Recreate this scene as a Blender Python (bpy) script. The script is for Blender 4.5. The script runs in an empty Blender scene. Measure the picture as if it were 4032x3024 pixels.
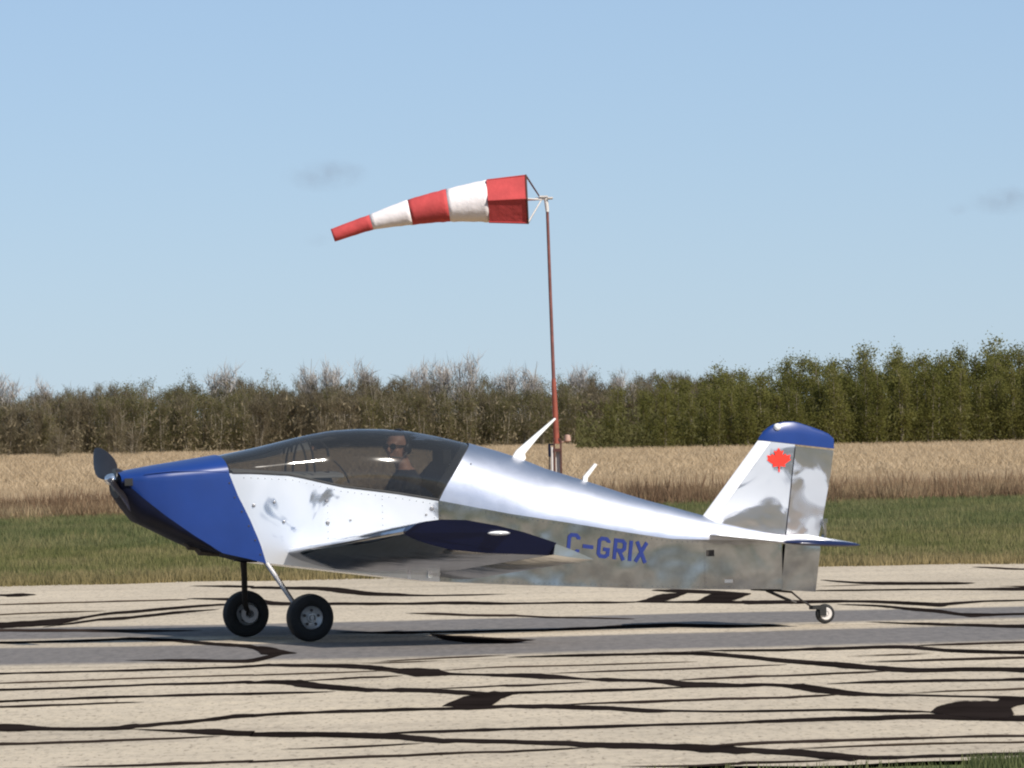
import bpy, bmesh, math, random
import numpy as np
from mathutils import Vector, Matrix

R = math.radians
scene = bpy.context.scene
col = scene.collection
random.seed(7)
rng = np.random.default_rng(7)

# ------------------------------------------------------------------ camera
FOCAL_PX = 29952.0                      # for a 4032 px wide frame
EYE = 1.5
cam_d = bpy.data.cameras.new('camera')
cam = bpy.data.objects.new('camera', cam_d)
col.objects.link(cam)
scene.camera = cam
cam_d.sensor_width = 36.0
cam_d.lens = 36.0 * FOCAL_PX / 4032.0
cam_d.clip_start = 0.5
cam_d.clip_end = 12000.0
_th, _ro = math.atan(144.0 / FOCAL_PX), R(1.1)
_d = Vector((0, math.cos(_th), math.sin(_th)))
_u0 = Vector((0, -math.sin(_th), math.cos(_th)))
_r0 = Vector((1, 0, 0))
_r = _r0 * math.cos(_ro) - _u0 * math.sin(_ro)
_u = _u0 * math.cos(_ro) + _r0 * math.sin(_ro)
cam.matrix_world = Matrix(((_r.x, _u.x, -_d.x, 0), (_r.y, _u.y, -_d.y, 0), (_r.z, _u.z, -_d.z, EYE), (0, 0, 0, 1)))

# ------------------------------------------------------------------ light
SUN_AZ, SUN_EL = 138.0, 42.0            # azimuth from +Y towards +X
world = bpy.data.worlds.new('World')
scene.world = world
world.use_nodes = True
wn = world.node_tree
sky = wn.nodes.new('ShaderNodeTexSky')
sky.sky_type = 'NISHITA'
sky.sun_disc = False
sky.sun_elevation = R(SUN_EL)
sky.sun_rotation = R(SUN_AZ)
sky.altitude = 300
sky.air_density = 0.64
sky.dust_density = 0.15
sky.ozone_density = 4.0
bg = wn.nodes['Background']
bg.inputs[1].default_value = 0.082
wb = wn.nodes.new('ShaderNodeMix'); wb.data_type = 'RGBA'; wb.blend_type = 'MULTIPLY'     # even white balance of the whole sky
wb.inputs['Factor'].default_value = 1.0
wb.inputs['B'].default_value = (1.0, .98, 1.05, 1)
wn.links.new(sky.outputs[0], wb.inputs['A'])
hz = wn.nodes.new('ShaderNodeMix'); hz.data_type = 'RGBA'                                  # thin even veil over the whole dome
hz.inputs['Factor'].default_value = .42
hz.inputs['B'].default_value = (4.35, 6.05, 7.9, 1)
wn.links.new(wb.outputs['Result'], hz.inputs['A'])
wn.links.new(hz.outputs['Result'], bg.inputs[0])

sun_d = bpy.data.lights.new('sun', 'SUN')
sun_d.energy = 5.0
sun_d.angle = R(0.53)
sun_d.color = (1.0, 0.94, 0.85)
sun = bpy.data.objects.new('sun', sun_d)
col.objects.link(sun)
_s = Vector((math.sin(R(SUN_AZ)) * math.cos(R(SUN_EL)), math.cos(R(SUN_AZ)) * math.cos(R(SUN_EL)), math.sin(R(SUN_EL))))
sun.rotation_euler = _s.to_track_quat('Z', 'Y').to_euler()
sun.location = (20, -20, 40)

vs = scene.view_settings
vs.view_transform = 'Standard'
vs.look = 'None'
vs.gamma = 1.0
vs.exposure = 0.2
vs.use_curve_mapping = False
scene.cycles.max_bounces = 8
scene.cycles.transparent_max_bounces = 16
scene.cycles.filter_width = 2.1

# ------------------------------------------------------------------ helpers
def tag(o, label=None, cat=None, group=None, kind=None):
    if label: o['label'] = label
    if cat: o['category'] = cat
    if group: o['group'] = group
    if kind: o['kind'] = kind
    return o

def link(o, parent=None):
    col.objects.link(o)
    if parent is not None:
        o.parent = parent
    return o

def empty(name, loc=(0, 0, 0), rz=0.0):
    o = bpy.data.objects.new(name, None)
    o.empty_display_size = 0.2
    col.objects.link(o)
    o.location = loc
    o.rotation_euler = (0, 0, rz)
    return o

def mobj(name, verts, faces, mat, parent=None, smooth=False, fix=True):
    me = bpy.data.meshes.new(name)
    me.from_pydata([tuple(v) for v in verts], [], [tuple(f) for f in faces])
    if fix:
        bm = bmesh.new(); bm.from_mesh(me)
        bmesh.ops.remove_doubles(bm, verts=bm.verts, dist=1e-5)
        bmesh.ops.recalc_face_normals(bm, faces=bm.faces)
        bm.to_mesh(me); bm.free()
    if isinstance(mat, (list, tuple)):
        for m in mat: me.materials.append(m)
    else:
        me.materials.append(mat)
    if smooth:
        me.polygons.foreach_set('use_smooth', [True] * len(me.polygons))
        try: me.set_sharp_from_angle(angle=R(38))
        except Exception: pass
    o = bpy.data.objects.new(name, me)
    return link(o, parent)

def tri_mesh(name, v, t, mat):
    """big triangle soups straight from numpy arrays"""
    me = bpy.data.meshes.new(name)
    v = np.ascontiguousarray(v, dtype=np.float32); t = np.ascontiguousarray(t, dtype=np.int32)
    me.vertices.add(len(v)); me.vertices.foreach_set('co', v.ravel())
    me.loops.add(t.size); me.loops.foreach_set('vertex_index', t.ravel())
    me.polygons.add(len(t))
    me.polygons.foreach_set('loop_start', np.arange(0, t.size, 3, dtype=np.int32))
    try: me.polygons.foreach_set('loop_total', np.full(len(t), 3, dtype=np.int32))
    except Exception: pass
    me.update(calc_edges=True)
    me.materials.append(mat)
    return me

def loft(rings, closed=True, cap0=False, cap1=False):
    n = len(rings[0]); V = [p for r in rings for p in r]; F = []
    for i in range(len(rings) - 1):
        for j in range(n if closed else n - 1):
            a, b = i * n + j, i * n + (j + 1) % n
            F.append((a, b, b + n, a + n))
    if cap0: F.append(tuple(range(n))[::-1])
    if cap1: F.append(tuple(range((len(rings) - 1) * n, len(rings) * n)))
    return V, F

def merge(*vf):
    V, F = [], []
    for v, f in vf:
        o = len(V); V += list(v); F += [tuple(i + o for i in q) for q in f]
    return V, F

def box(c, s, rot=None):
    c = Vector(c); V = []
    for x in (-.5, .5):
        for y in (-.5, .5):
            for z in (-.5, .5):
                p = Vector((x * s[0], y * s[1], z * s[2]))
                if rot is not None: p = rot @ p
                V.append(c + p)
    return V, [(0, 1, 3, 2), (4, 6, 7, 5), (0, 4, 5, 1), (2, 3, 7, 6), (0, 2, 6, 4), (1, 5, 7, 3)]

def tube(path, rad, n=8, flat=1.0, cap=True):
    path = [Vector(p) for p in path]
    if not hasattr(rad, '__len__'): rad = [rad] * len(path)
    rings = []; prev = None
    for i, p in enumerate(path):
        d = (path[min(i + 1, len(path) - 1)] - path[max(i - 1, 0)]).normalized()
        if prev is None:
            a = d.cross(Vector((0, 0, 1)))
            if a.length < .1: a = d.cross(Vector((1, 0, 0)))
        else:
            a = prev - d * prev.dot(d)
        a.normalize(); prev = a; b = d.cross(a)
        rings.append([p + (a * math.cos(2 * math.pi * k / n) + b * math.sin(2 * math.pi * k / n) * flat) * rad[i] for k in range(n)])
    return loft(rings, True, cap, cap)

def lathe(prof, c, n=32, axis='y'):
    """prof: list of (radius, offset along axis)"""
    c = Vector(c); rings = []
    for r, o in prof:
        ring = []
        for k in range(n):
            a = 2 * math.pi * k / n
            if axis == 'y': ring.append(c + Vector((r * math.cos(a), o, r * math.sin(a))))
            elif axis == 'x': ring.append(c + Vector((o, r * math.cos(a), r * math.sin(a))))
            else: ring.append(c + Vector((r * math.cos(a), r * math.sin(a), o)))
        rings.append(ring)
    return loft(rings, True)

def ball(c, r, n=12, m=8):
    c = Vector(c)
    if not hasattr(r, '__len__'): r = (r, r, r)
    rings = []
    for i in range(m + 1):
        t = math.pi * i / m
        st = max(math.sin(t), 1e-4)
        rings.append([c + Vector((r[0] * st * math.cos(2 * math.pi * k / n), r[1] * st * math.sin(2 * math.pi * k / n), r[2] * math.cos(t))) for k in range(n)])
    return loft(rings, True)

def interp(x, xs, ys): return float(np.interp(x, xs, ys))

# ------------------------------------------------------------------ materials
def new_mat(name):
    m = bpy.data.materials.new(name); m.use_nodes = True
    nt = m.node_tree
    return m, nt, nt.nodes['Principled BSDF']

def node(nt, t, **kw):
    n = nt.nodes.new(t)
    for k, v in kw.items(): setattr(n, k, v)
    return n

def rgb(c): return (c[0], c[1], c[2], 1.0)

def noise(nt, vec, scale, detail=4, rough=.6, dist=0.0):
    n = node(nt, 'ShaderNodeTexNoise')
    n.inputs['Scale'].default_value = scale; n.inputs['Detail'].default_value = detail
    n.inputs['Roughness'].default_value = rough; n.inputs['Distortion'].default_value = dist
    if vec is not None: nt.links.new(vec, n.inputs['Vector'])
    return n

def ramp(nt, fac, stops):
    r = node(nt, 'ShaderNodeValToRGB')
    e = r.color_ramp.elements
    while len(e) > 1: e.remove(e[-1])
    e[0].position = stops[0][0]; e[0].color = rgb(stops[0][1])
    for p, c in stops[1:]:
        q = e.new(p); q.color = rgb(c)
    nt.links.new(fac, r.inputs[0])
    return r

def scaled(nt, src, s):
    mp = node(nt, 'ShaderNodeMapping'); mp.inputs['Scale'].default_value = s
    nt.links.new(src, mp.inputs['Vector'])
    return mp.outputs[0]

def mat_plain(name, c, rough=.5, metal=0.0, var=.12, scale=14, bump=0.0, coat=0.0, bscale=None, spec=.5):
    m, nt, b = new_mat(name)
    tc = node(nt, 'ShaderNodeTexCoord')
    n = noise(nt, tc.outputs['Object'], scale)
    lo = [x * (1 - var) for x in c]; hi = [min(1, x * (1 + var)) for x in c]
    r = ramp(nt, n.outputs[0], [(.3, lo), (.7, hi)])
    nt.links.new(r.outputs[0], b.inputs['Base Color'])
    b.inputs['Roughness'].default_value = rough
    b.inputs['Metallic'].default_value = metal
    b.inputs['Specular IOR Level'].default_value = spec
    if coat:
        b.inputs['Coat Weight'].default_value = coat; b.inputs['Coat Roughness'].default_value = .06
    if bump:
        n2 = noise(nt, tc.outputs['Object'], bscale or scale * 2, 3)
        bp = node(nt, 'ShaderNodeBump'); bp.inputs['Strength'].default_value = bump; bp.inputs['Distance'].default_value = .02
        nt.links.new(n2.outputs[0], bp.inputs['Height']); nt.links.new(bp.outputs[0], b.inputs['Normal'])
    return m

def mat_alu(name, c, rough, wave=.1, wscale=2.2, grain=.0, rvar=.06, cvar=.88):
    """aluminium sheet: gentle oil-canning, smeared polish"""
    m, nt, b = new_mat(name)
    tc = node(nt, 'ShaderNodeTexCoord')
    b.inputs['Metallic'].default_value = 1.0
    n = noise(nt, tc.outputs['Object'], 6, 5)
    r = ramp(nt, n.outputs[0], [(.3, [x * cvar for x in c]), (.7, c)])
    nt.links.new(r.outputs[0], b.inputs['Base Color'])
    mr = node(nt, 'ShaderNodeMapRange')
    mr.inputs['To Min'].default_value = max(.02, rough - rvar); mr.inputs['To Max'].default_value = rough + rvar
    n3 = noise(nt, tc.outputs['Object'], 9, 6, .7)
    nt.links.new(n3.outputs[0], mr.inputs['Value']); nt.links.new(mr.outputs[0], b.inputs['Roughness'])
    n2 = noise(nt, tc.outputs['Object'], wscale, 2, .5, .4)
    bp = node(nt, 'ShaderNodeBump'); bp.inputs['Strength'].default_value = wave; bp.inputs['Distance'].default_value = .1
    nt.links.new(n2.outputs[0], bp.inputs['Height'])
    last = bp
    if grain:
        n4 = noise(nt, scaled(nt, tc.outputs['Object'], (6, 60, 60)), 12, 3)
        b2 = node(nt, 'ShaderNodeBump'); b2.inputs['Strength'].default_value = grain; b2.inputs['Distance'].default_value = .004
        nt.links.new(n4.outputs[0], b2.inputs['Height']); nt.links.new(bp.outputs[0], b2.inputs['Normal']); last = b2
    nt.links.new(last.outputs[0], b.inputs['Normal'])
    return m

def mat_patchy(name, c, off=(0, 0, 0), cut=.50):
    """sheet whose roughness and colour patches imitate broken reflections"""
    m, nt, b = new_mat(name)
    tc = node(nt, 'ShaderNodeTexCoord')
    b.inputs['Metallic'].default_value = 1.0
    n = noise(nt, scaled(nt, tc.outputs['Object'], (1.0, .3, 1.1)), 2.3, 3, .55, .8)
    n.inputs['Vector'].links[0].from_node.inputs['Location'].default_value = off
    k = ramp(nt, n.outputs[0], [(.0, (.45, .45, .45)), (cut, (.385, .385, .385)), (cut + .06, (.12, .12, .12)), (1.0, (.06, .06, .06))])
    nt.links.new(k.outputs[0], b.inputs['Roughness'])
    kc = ramp(nt, n.outputs[0], [(.0, c), (cut, c), (cut + .06, [c[0] * .66, c[1] * .63, c[2] * .67])])  # darker patch tint stands in for grey reflections
    nt.links.new(kc.outputs[0], b.inputs['Base Color'])
    n2 = noise(nt, tc.outputs['Object'], 2.4, 2, .5, .4)
    bp = node(nt, 'ShaderNodeBump'); bp.inputs['Strength'].default_value = .03; bp.inputs['Distance'].default_value = .1
    nt.links.new(n2.outputs[0], bp.inputs['Height']); nt.links.new(bp.outputs[0], b.inputs['Normal'])
    return m

def mat_foliage(name, c1, c2, rough=.8, trans=.0):
    m, nt, b = new_mat(name)
    geo = node(nt, 'ShaderNodeNewGeometry'); oi = node(nt, 'ShaderNodeObjectInfo')
    n = noise(nt, geo.outputs['Position'], 1.4, 3)
    add = node(nt, 'ShaderNodeMath', operation='MULTIPLY_ADD')
    nt.links.new(oi.outputs['Random'], add.inputs[0]); add.inputs[1].default_value = .55
    nt.links.new(n.outputs[0], add.inputs[2])
    r = ramp(nt, add.outputs[0], [(.35, c1), (1.0, c2)])
    nt.links.new(r.outputs[0], b.inputs['Base Color'])
    if trans:
        tl = node(nt, 'ShaderNodeBsdfTranslucent'); nt.links.new(r.outputs[0], tl.inputs[0])
        mx = node(nt, 'ShaderNodeMixShader'); mx.inputs[0].default_value = trans
        nt.links.new(b.outputs[0], mx.inputs[1]); nt.links.new(tl.outputs[0], mx.inputs[2])
        nt.links.new(mx.outputs[0], nt.nodes['Material Output'].inputs[0])
    b.inputs['Roughness'].default_value = rough
    b.inputs['Specular IOR Level'].default_value = .15
    return m

M = {}
M['alu_front'] = mat_patchy('forward skin with painted reflections', (.90, .90, .91), (.62, 0, .15), .60)
M['alu_satin'] = mat_alu('satin aluminium sheet', (.92, .92, .93), .46, .07, 2.6, .0, .05)
M['alu_deck'] = mat_alu('brushed aluminium deck', (.62, .64, .72), .34, .03, 2.5, .12, .04)
M['alu_mirror'] = mat_alu('polished aluminium skin', (.44, .445, .455), .10, .10, 1.9, .0, .05, .60)  # strong colour mottling stands in for wavy reflections
M['alu_fin'] = mat_patchy('fin skin with painted reflections', (.90, .90, .92))
M['alu_wing'] = mat_alu('polished wing skin', (.62, .63, .65), .12, .06, 2.0, .0, .04)
M['alu_rudder'] = mat_patchy('rudder skin with painted reflections', (.90, .90, .92), (.15, 0, .95))
M['blue'] = mat_plain('blue paint', (.006, .033, .175), .34, 0, .10, 3, .02, .15, 2.0)
M['navy'] = mat_plain('blue wing tip paint', (.004, .010, .055), .32, 0, .10, 4, 0, .15)
M['black'] = mat_plain('black cowl plastic', (.004, .006, .020), .5, 0, .3, 8, .03, spec=.2)
M['prop'] = mat_plain('dark brown propeller', (.014, .011, .012), .42, 0, .3, 6, 0, .1)
M['rubber'] = mat_plain('tyre rubber', (.010, .010, .010), .75, 0, .3, 30, .05)
M['chrome'] = mat_plain('bright metal', (.85, .85, .87), .16, 1.0, .05, 6)
M['steel'] = mat_plain('grey gear steel', (.34, .33, .33), .42, 1.0, .2, 10)
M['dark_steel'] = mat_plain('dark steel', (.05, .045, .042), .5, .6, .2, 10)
M['rim'] = mat_plain('cast rim', (.50, .50, .49), .45, .7, .15, 20)
M['white'] = mat_plain('white paint', (.82, .81, .78), .35, 0, .03, 6)
M['fin_edge'] = mat_plain('fin edge with painted glare', (.86, .86, .88), .25, .2, .03, 6)  # bright reflection of the metal edge put into a white colour
M['interior'] = mat_plain('dark cockpit lining', (.030, .030, .030), .8, 0, .25, 8)
M['seat'] = mat_plain('charcoal seat cloth', (.028, .028, .027), .9, 0, .3, 20, .1)
M['glare'] = mat_plain('grey glareshield', (.42, .41, .39), .6, 0, .1, 6)
M['letter'] = mat_plain('dark blue lettering', (.008, .022, .15), .45, 0, .08, 10)
M['leaf_red'] = mat_plain('red leaf decal', (.85, .035, .018), .4, 0, .06, 10)
M['skin'] = mat_plain('skin', (.50, .27, .18), .5, 0, .08, 20)
M['jacket'] = mat_plain('dark jacket cloth', (.035, .033, .034), .85, 0, .3, 25, .2)
M['hair'] = mat_plain('dark hair', (.03, .018, .014), .6, 0, .3, 60)
M['headset'] = mat_plain('black headset plastic', (.015, .014, .016), .45, 0, .2, 20)
M['lens'] = mat_plain('dark sunglasses', (.006, .006, .007), .12)
M['lamp'] = mat_plain('clear lamp lens', (.88, .88, .90), .12, 0, .02, 10, 0, .6)
M['sock_red'] = mat_plain('red windsock cloth', (.47, .055, .055), .8, 0, .16, 2.5, .6, 0, 7)
M['sock_white'] = mat_plain('white windsock cloth', (.80, .74, .74), .8, 0, .08, 2.5, .6, 0, 7)
M['pole_dark'] = mat_plain('weathered maroon pole', (.17, .060, .050), .6, 0, .25, 6)
M['pole_red'] = mat_plain('faded red pole', (.26, .060, .035), .6, 0, .3, 5)
M['rust'] = mat_plain('rusty steel', (.075, .026, .020), .7, 0, .3, 9)
M['pale_post'] = mat_plain('pale conduit', (.62, .58, .55), .6, 0, .1, 6)
M['amber'] = mat_plain('faded orange lamp', (.42, .26, .20), .5, 0, .2, 9)

def mat_canopy():
    m = bpy.data.materials.new('tinted canopy acrylic'); m.use_nodes = True
    nt = m.node_tree; nt.nodes.clear()
    out = node(nt, 'ShaderNodeOutputMaterial')
    tr = node(nt, 'ShaderNodeBsdfTransparent'); tr.inputs[0].default_value = (.40, .40, .39, 1)
    gl = node(nt, 'ShaderNodeBsdfGlossy'); gl.inputs['Roughness'].default_value = .05; gl.inputs[0].default_value = (1, 1, 1, 1)
    fr = node(nt, 'ShaderNodeFresnel'); fr.inputs[0].default_value = 1.49
    tc = node(nt, 'ShaderNodeTexCoord'); n = noise(nt, tc.outputs['Object'], 3, 2)
    bp = node(nt, 'ShaderNodeBump'); bp.inputs['Strength'].default_value = .02; bp.inputs['Distance'].default_value = .05
    nt.links.new(n.outputs[0], bp.inputs['Height']); nt.links.new(bp.outputs[0], gl.inputs['Normal']); nt.links.new(bp.outputs[0], fr.inputs['Normal'])
    mx = node(nt, 'ShaderNodeMixShader')
    nt.links.new(fr.outputs[0], mx.inputs[0]); nt.links.new(tr.outputs[0], mx.inputs[1]); nt.links.new(gl.outputs[0], mx.inputs[2])
    df = node(nt, 'ShaderNodeBsdfDiffuse'); df.inputs[0].default_value = (.50, .52, .55, 1)      # even diffuse haze added to lift the black upper canopy
    m2 = node(nt, 'ShaderNodeMixShader'); m2.inputs[0].default_value = .03
    nt.links.new(mx.outputs[0], m2.inputs[1]); nt.links.new(df.outputs[0], m2.inputs[2])
    nt.links.new(m2.outputs[0], out.inputs[0])
    return m
M['canopy'] = mat_canopy()

# ------------------------------------------------------------------ ground, runway
SLOPE = 0.2                              # the runway runs 11 degrees off square to the view
def run_y(v, x): return v + SLOPE * x
V_NEAR, V_FAR = 32.30, 74.4

def mat_ground():
    m, nt, b = new_mat('grassy ground')
    geo = node(nt, 'ShaderNodeNewGeometry')
    sep = node(nt, 'ShaderNodeSeparateXYZ'); nt.links.new(geo.outputs['Position'], sep.inputs[0])
    v = node(nt, 'ShaderNodeMath', operation='MULTIPLY_ADD'); nt.links.new(sep.outputs[0], v.inputs[0]); v.inputs[1].default_value = -.25
    nt.links.new(sep.outputs[1], v.inputs[2])
    nb = noise(nt, scaled(nt, geo.outputs['Position'], (.25, .10, 1)), 1.0, 5)
    wob = node(nt, 'ShaderNodeMath', operation='MULTIPLY_ADD'); nt.links.new(nb.outputs[0], wob.inputs[0]); wob.inputs[1].default_value = 14
    nt.links.new(v.outputs[0], wob.inputs[2])
    mr = node(nt, 'ShaderNodeMapRange'); mr.inputs['From Min'].default_value = 133; mr.inputs['From Max'].default_value = 140
    nt.links.new(wob.outputs[0], mr.inputs['Value'])
    n1 = noise(nt, scaled(nt, geo.outputs['Position'], (.5, .16, 1)), 1.2, 6, .7)
    g = ramp(nt, n1.outputs[0], [(.3, (.075, .095, .032)), (.52, (.12, .14, .05)), (.72, (.24, .20, .09))])
    d = ramp(nt, n1.outputs[0], [(.3, (.30, .21, .12)), (.7, (.46, .34, .20))])
    mx = node(nt, 'ShaderNodeMix', data_type='RGBA')
    nt.links.new(mr.outputs[0], mx.inputs['Factor']); nt.links.new(g.outputs[0], mx.inputs['A']); nt.links.new(d.outputs[0], mx.inputs['B'])
    nt.links.new(mx.outputs['Result'], b.inputs['Base Color'])
    b.inputs['Roughness'].default_value = .95; b.inputs['Specular IOR Level'].default_value = .1
    return m

S = 5000.0
gnd = mobj('ground', [(-S, -S, -.02), (S, -S, -.02), (S, S, -.02), (-S, S, -.02)], [(0, 1, 2, 3)], mat_ground(), fix=False)
tag(gnd, 'flat airfield grass and dry prairie ground', kind='structure')

ap = mobj('reflection_sheet', [(-260, -160, -.008), (260, -160, -.008), (260, 9, -.008), (-260, 3, -.008)], [(0, 1, 2, 3)], mat_plain('dark apron asphalt', (.075, .072, .070), .9, 0, .25, .4, spec=.2), fix=False)  # unseen dark sheet, added for the fin and side skins to reflect
tag(ap, 'unseen dark asphalt sheet added behind the camera for the metal to reflect', kind='structure')

def pavement_nodes(nt, b, base, dark=(0, 0, 0), strength=0.0):
    geo = node(nt, 'ShaderNodeNewGeometry')
    P = geo.outputs['Position']
    big = noise(nt, scaled(nt, P, (.35, .12, 1)), 1.0, 5, .65)
    c1 = ramp(nt, big.outputs[0], [(.28, [x * .84 for x in base]), (.5, base), (.75, [min(1, x * 1.13) for x in base])])
    fine = noise(nt, scaled(nt, P, (7, 1.3, 1)), 2.0, 6, .75)
    c2 = ramp(nt, fine.outputs[0], [(.30, (.60, .58, .56)), (.48, (.97, .97, .97)), (.72, (1.16, 1.14, 1.10))])
    mul = node(nt, 'ShaderNodeMix', data_type='RGBA', blend_type='MULTIPLY'); mul.inputs['Factor'].default_value = .75
    nt.links.new(c1.outputs[0], mul.inputs['A']); nt.links.new(c2.outputs[0], mul.inputs['B'])
    # long streaks and seams that run with the paving
    rt = node(nt, 'ShaderNodeMapping'); rt.inputs['Rotation'].default_value = (0, 0, -math.atan(SLOPE)); nt.links.new(P, rt.inputs['Vector'])
    stk = noise(nt, scaled(nt, rt.outputs[0], (.10, 1.1, 1)), 1.0, 6, .72)
    c4 = ramp(nt, stk.outputs[0], [(.30, (.60, .59, .60)), (.44, (.90, .90, .91)), (.58, (1, 1, 1)), (.75, (1.10, 1.09, 1.05))])
    mul0 = node(nt, 'ShaderNodeMix', data_type='RGBA', blend_type='MULTIPLY'); mul0.inputs['Factor'].default_value = .75
    nt.links.new(mul.outputs['Result'], mul0.inputs['A']); nt.links.new(c4.outputs[0], mul0.inputs['B']); mul = mul0
    spk = noise(nt, scaled(nt, P, (18, 3.0, 1)), 2.0, 2, .5)
    c3 = ramp(nt, spk.outputs[0], [(.28, (.40, .37, .35)), (.42, (1, 1, 1)), (.62, (1, 1, 1)), (.74, (1.22, 1.20, 1.16))])
    mul2 = node(nt, 'ShaderNodeMix', data_type='RGBA', blend_type='MULTIPLY'); mul2.inputs['Factor'].default_value = .8
    nt.links.new(mul.outputs['Result'], mul2.inputs['A']); nt.links.new(c3.outputs[0], mul2.inputs['B'])
    return P, mul2.outputs['Result']

def mat_runway():
    m, nt, b = new_mat('bleached runway asphalt')
    P, colr = pavement_nodes(nt, b, (.475, .402, .305))
    nt.links.new(colr, b.inputs['Base Color'])
    b.inputs['Roughness'].default_value = .9; b.inputs['Specular IOR Level'].default_value = .2
    return m

def mat_strip():
    m, nt, b = new_mat('worn darker asphalt strip')
    P, colr = pavement_nodes(nt, b, (.475, .402, .305))
    at = node(nt, 'ShaderNodeAttribute'); at.attribute_name = 'edge'
    n = noise(nt, scaled(nt, P, (.28, .55, 1)), 1.4, 6, .75)
    ad = node(nt, 'ShaderNodeMath', operation='ADD'); nt.links.new(at.outputs['Fac'], ad.inputs[0]); nt.links.new(n.outputs[0], ad.inputs[1])
    mr = node(nt, 'ShaderNodeMapRange'); mr.inputs['From Min'].default_value = .70; mr.inputs['From Max'].default_value = 1.12
    mr.inputs['To Max'].default_value = .92
    nt.links.new(ad.outputs[0], mr.inputs['Value'])
    fine = noise(nt, scaled(nt, P, (7, 1.3, 1)), 2.0, 6, .75)
    dk = ramp(nt, fine.outputs[0], [(.3, (.085, .080, .080)), (.7, (.17, .155, .150))])
    mx = node(nt, 'ShaderNodeMix', data_type='RGBA')
    nt.links.new(mr.outputs[0], mx.inputs['Factor']); nt.links.new(colr, mx.inputs['A']); nt.links.new(dk.outputs[0], mx.inputs['B'])
    nt.links.new(mx.outputs['Result'], b.inputs['Base Color'])
    b.inputs['Roughness'].default_value = .85; b.inputs['Specular IOR Level'].default_value = .2
    return m

def mat_tar(name, c, worn):
    """sealant with crumbled, worn-through edges"""
    m = mat_plain(name, c, .9, 0, .45, 1.5, spec=.0); nt = m.node_tree; b = nt.nodes['Principled BSDF']
    geo = node(nt, 'ShaderNodeNewGeometry'); at = node(nt, 'ShaderNodeAttribute'); at.attribute_name = 'edge'
    n1 = noise(nt, scaled(nt, geo.outputs['Position'], (5, 2.2, 1)), 2.0, 5, .75); n2 = noise(nt, scaled(nt, geo.outputs['Position'], (1.1, .5, 1)), 1.0, 3)
    s1 = node(nt, 'ShaderNodeMath', operation='MULTIPLY_ADD'); nt.links.new(n1.outputs[0], s1.inputs[0]); s1.inputs[1].default_value = 1.1; nt.links.new(at.outputs['Fac'], s1.inputs[2])
    s2 = node(nt, 'ShaderNodeMath', operation='MULTIPLY_ADD'); nt.links.new(n2.outputs[0], s2.inputs[0]); s2.inputs[1].default_value = worn; nt.links.new(s1.outputs[0], s2.inputs[2])
    mr = node(nt, 'ShaderNodeMapRange'); mr.inputs['From Min'].default_value = .85 + worn * .5; mr.inputs['From Max'].default_value = 1.15 + worn * .5; nt.links.new(s2.outputs[0], mr.inputs['Value'])
    tr = node(nt, 'ShaderNodeBsdfTransparent'); mx = node(nt, 'ShaderNodeMixShader')
    nt.links.new(mr.outputs[0], mx.inputs[0]); nt.links.new(tr.outputs[0], mx.inputs[1]); nt.links.new(b.outputs[0], mx.inputs[2])
    nt.links.new(mx.outputs[0], nt.nodes['Material Output'].inputs[0])
    return m
M['tar'] = mat_tar('black crack sealant', (.016, .012, .011), .5)
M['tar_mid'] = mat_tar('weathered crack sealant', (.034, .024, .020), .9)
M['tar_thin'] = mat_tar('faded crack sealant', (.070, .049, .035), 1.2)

# ragged long edges
xs = np.concatenate([np.linspace(-200, -14, 40), np.linspace(-13.8, 13.8, 240), np.linspace(14, 200, 40)])
V = []; F = []
for i, x in enumerate(xs):
    j0 = .10 * math.sin(x * 3.1) + .08 * math.sin(x * 7.7 + 1) + .12 * math.sin(x * .7)
    j1 = .25 * math.sin(x * 1.3) + .2 * math.sin(x * 4.1 + 2) + .3 * math.sin(x * .5)
    V += [(x, run_y(V_NEAR, x) + j0, 0), (x, run_y(V_FAR, x) + j1, 0)]
    if i: F.append((2 * i - 2, 2 * i, 2 * i + 1, 2 * i - 1))
runway = mobj('runway', V, F, mat_runway(), fix=False)
tag(runway, 'bleached beige runway crossed by black tar crack seams', kind='structure')

def strip(v0, v1, z):
    V, F, E = [], [], []
    prof = [(0, 0), (.3, .75), (.6, 1.0), (.85, .7), (1, 0)]
    xx = np.linspace(-60, 60, 121)
    for i, x in enumerate(xx):
        wv = .35 * math.sin(x * .45 + v0) + .2 * math.sin(x * 1.1)
        for f, e in prof:
            V.append((x, run_y(v0 + (v1 - v0) * f + wv, x), z)); E.append(e)
        if i:
            for k in range(4):
                a = (i - 1) * 5 + k
                F.append((a, a + 5, a + 6, a + 1))
    o = mobj('asphalt_strip', V, F, M['strip'], runway, fix=False)
    at = o.data.attributes.new('edge', 'FLOAT', 'POINT'); at.data.foreach_set('value', E)
    return o
M['strip'] = mat_strip()
strip(53.9, 58.3, .0015)
strip(48.3, 53.3, .0015)

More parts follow.
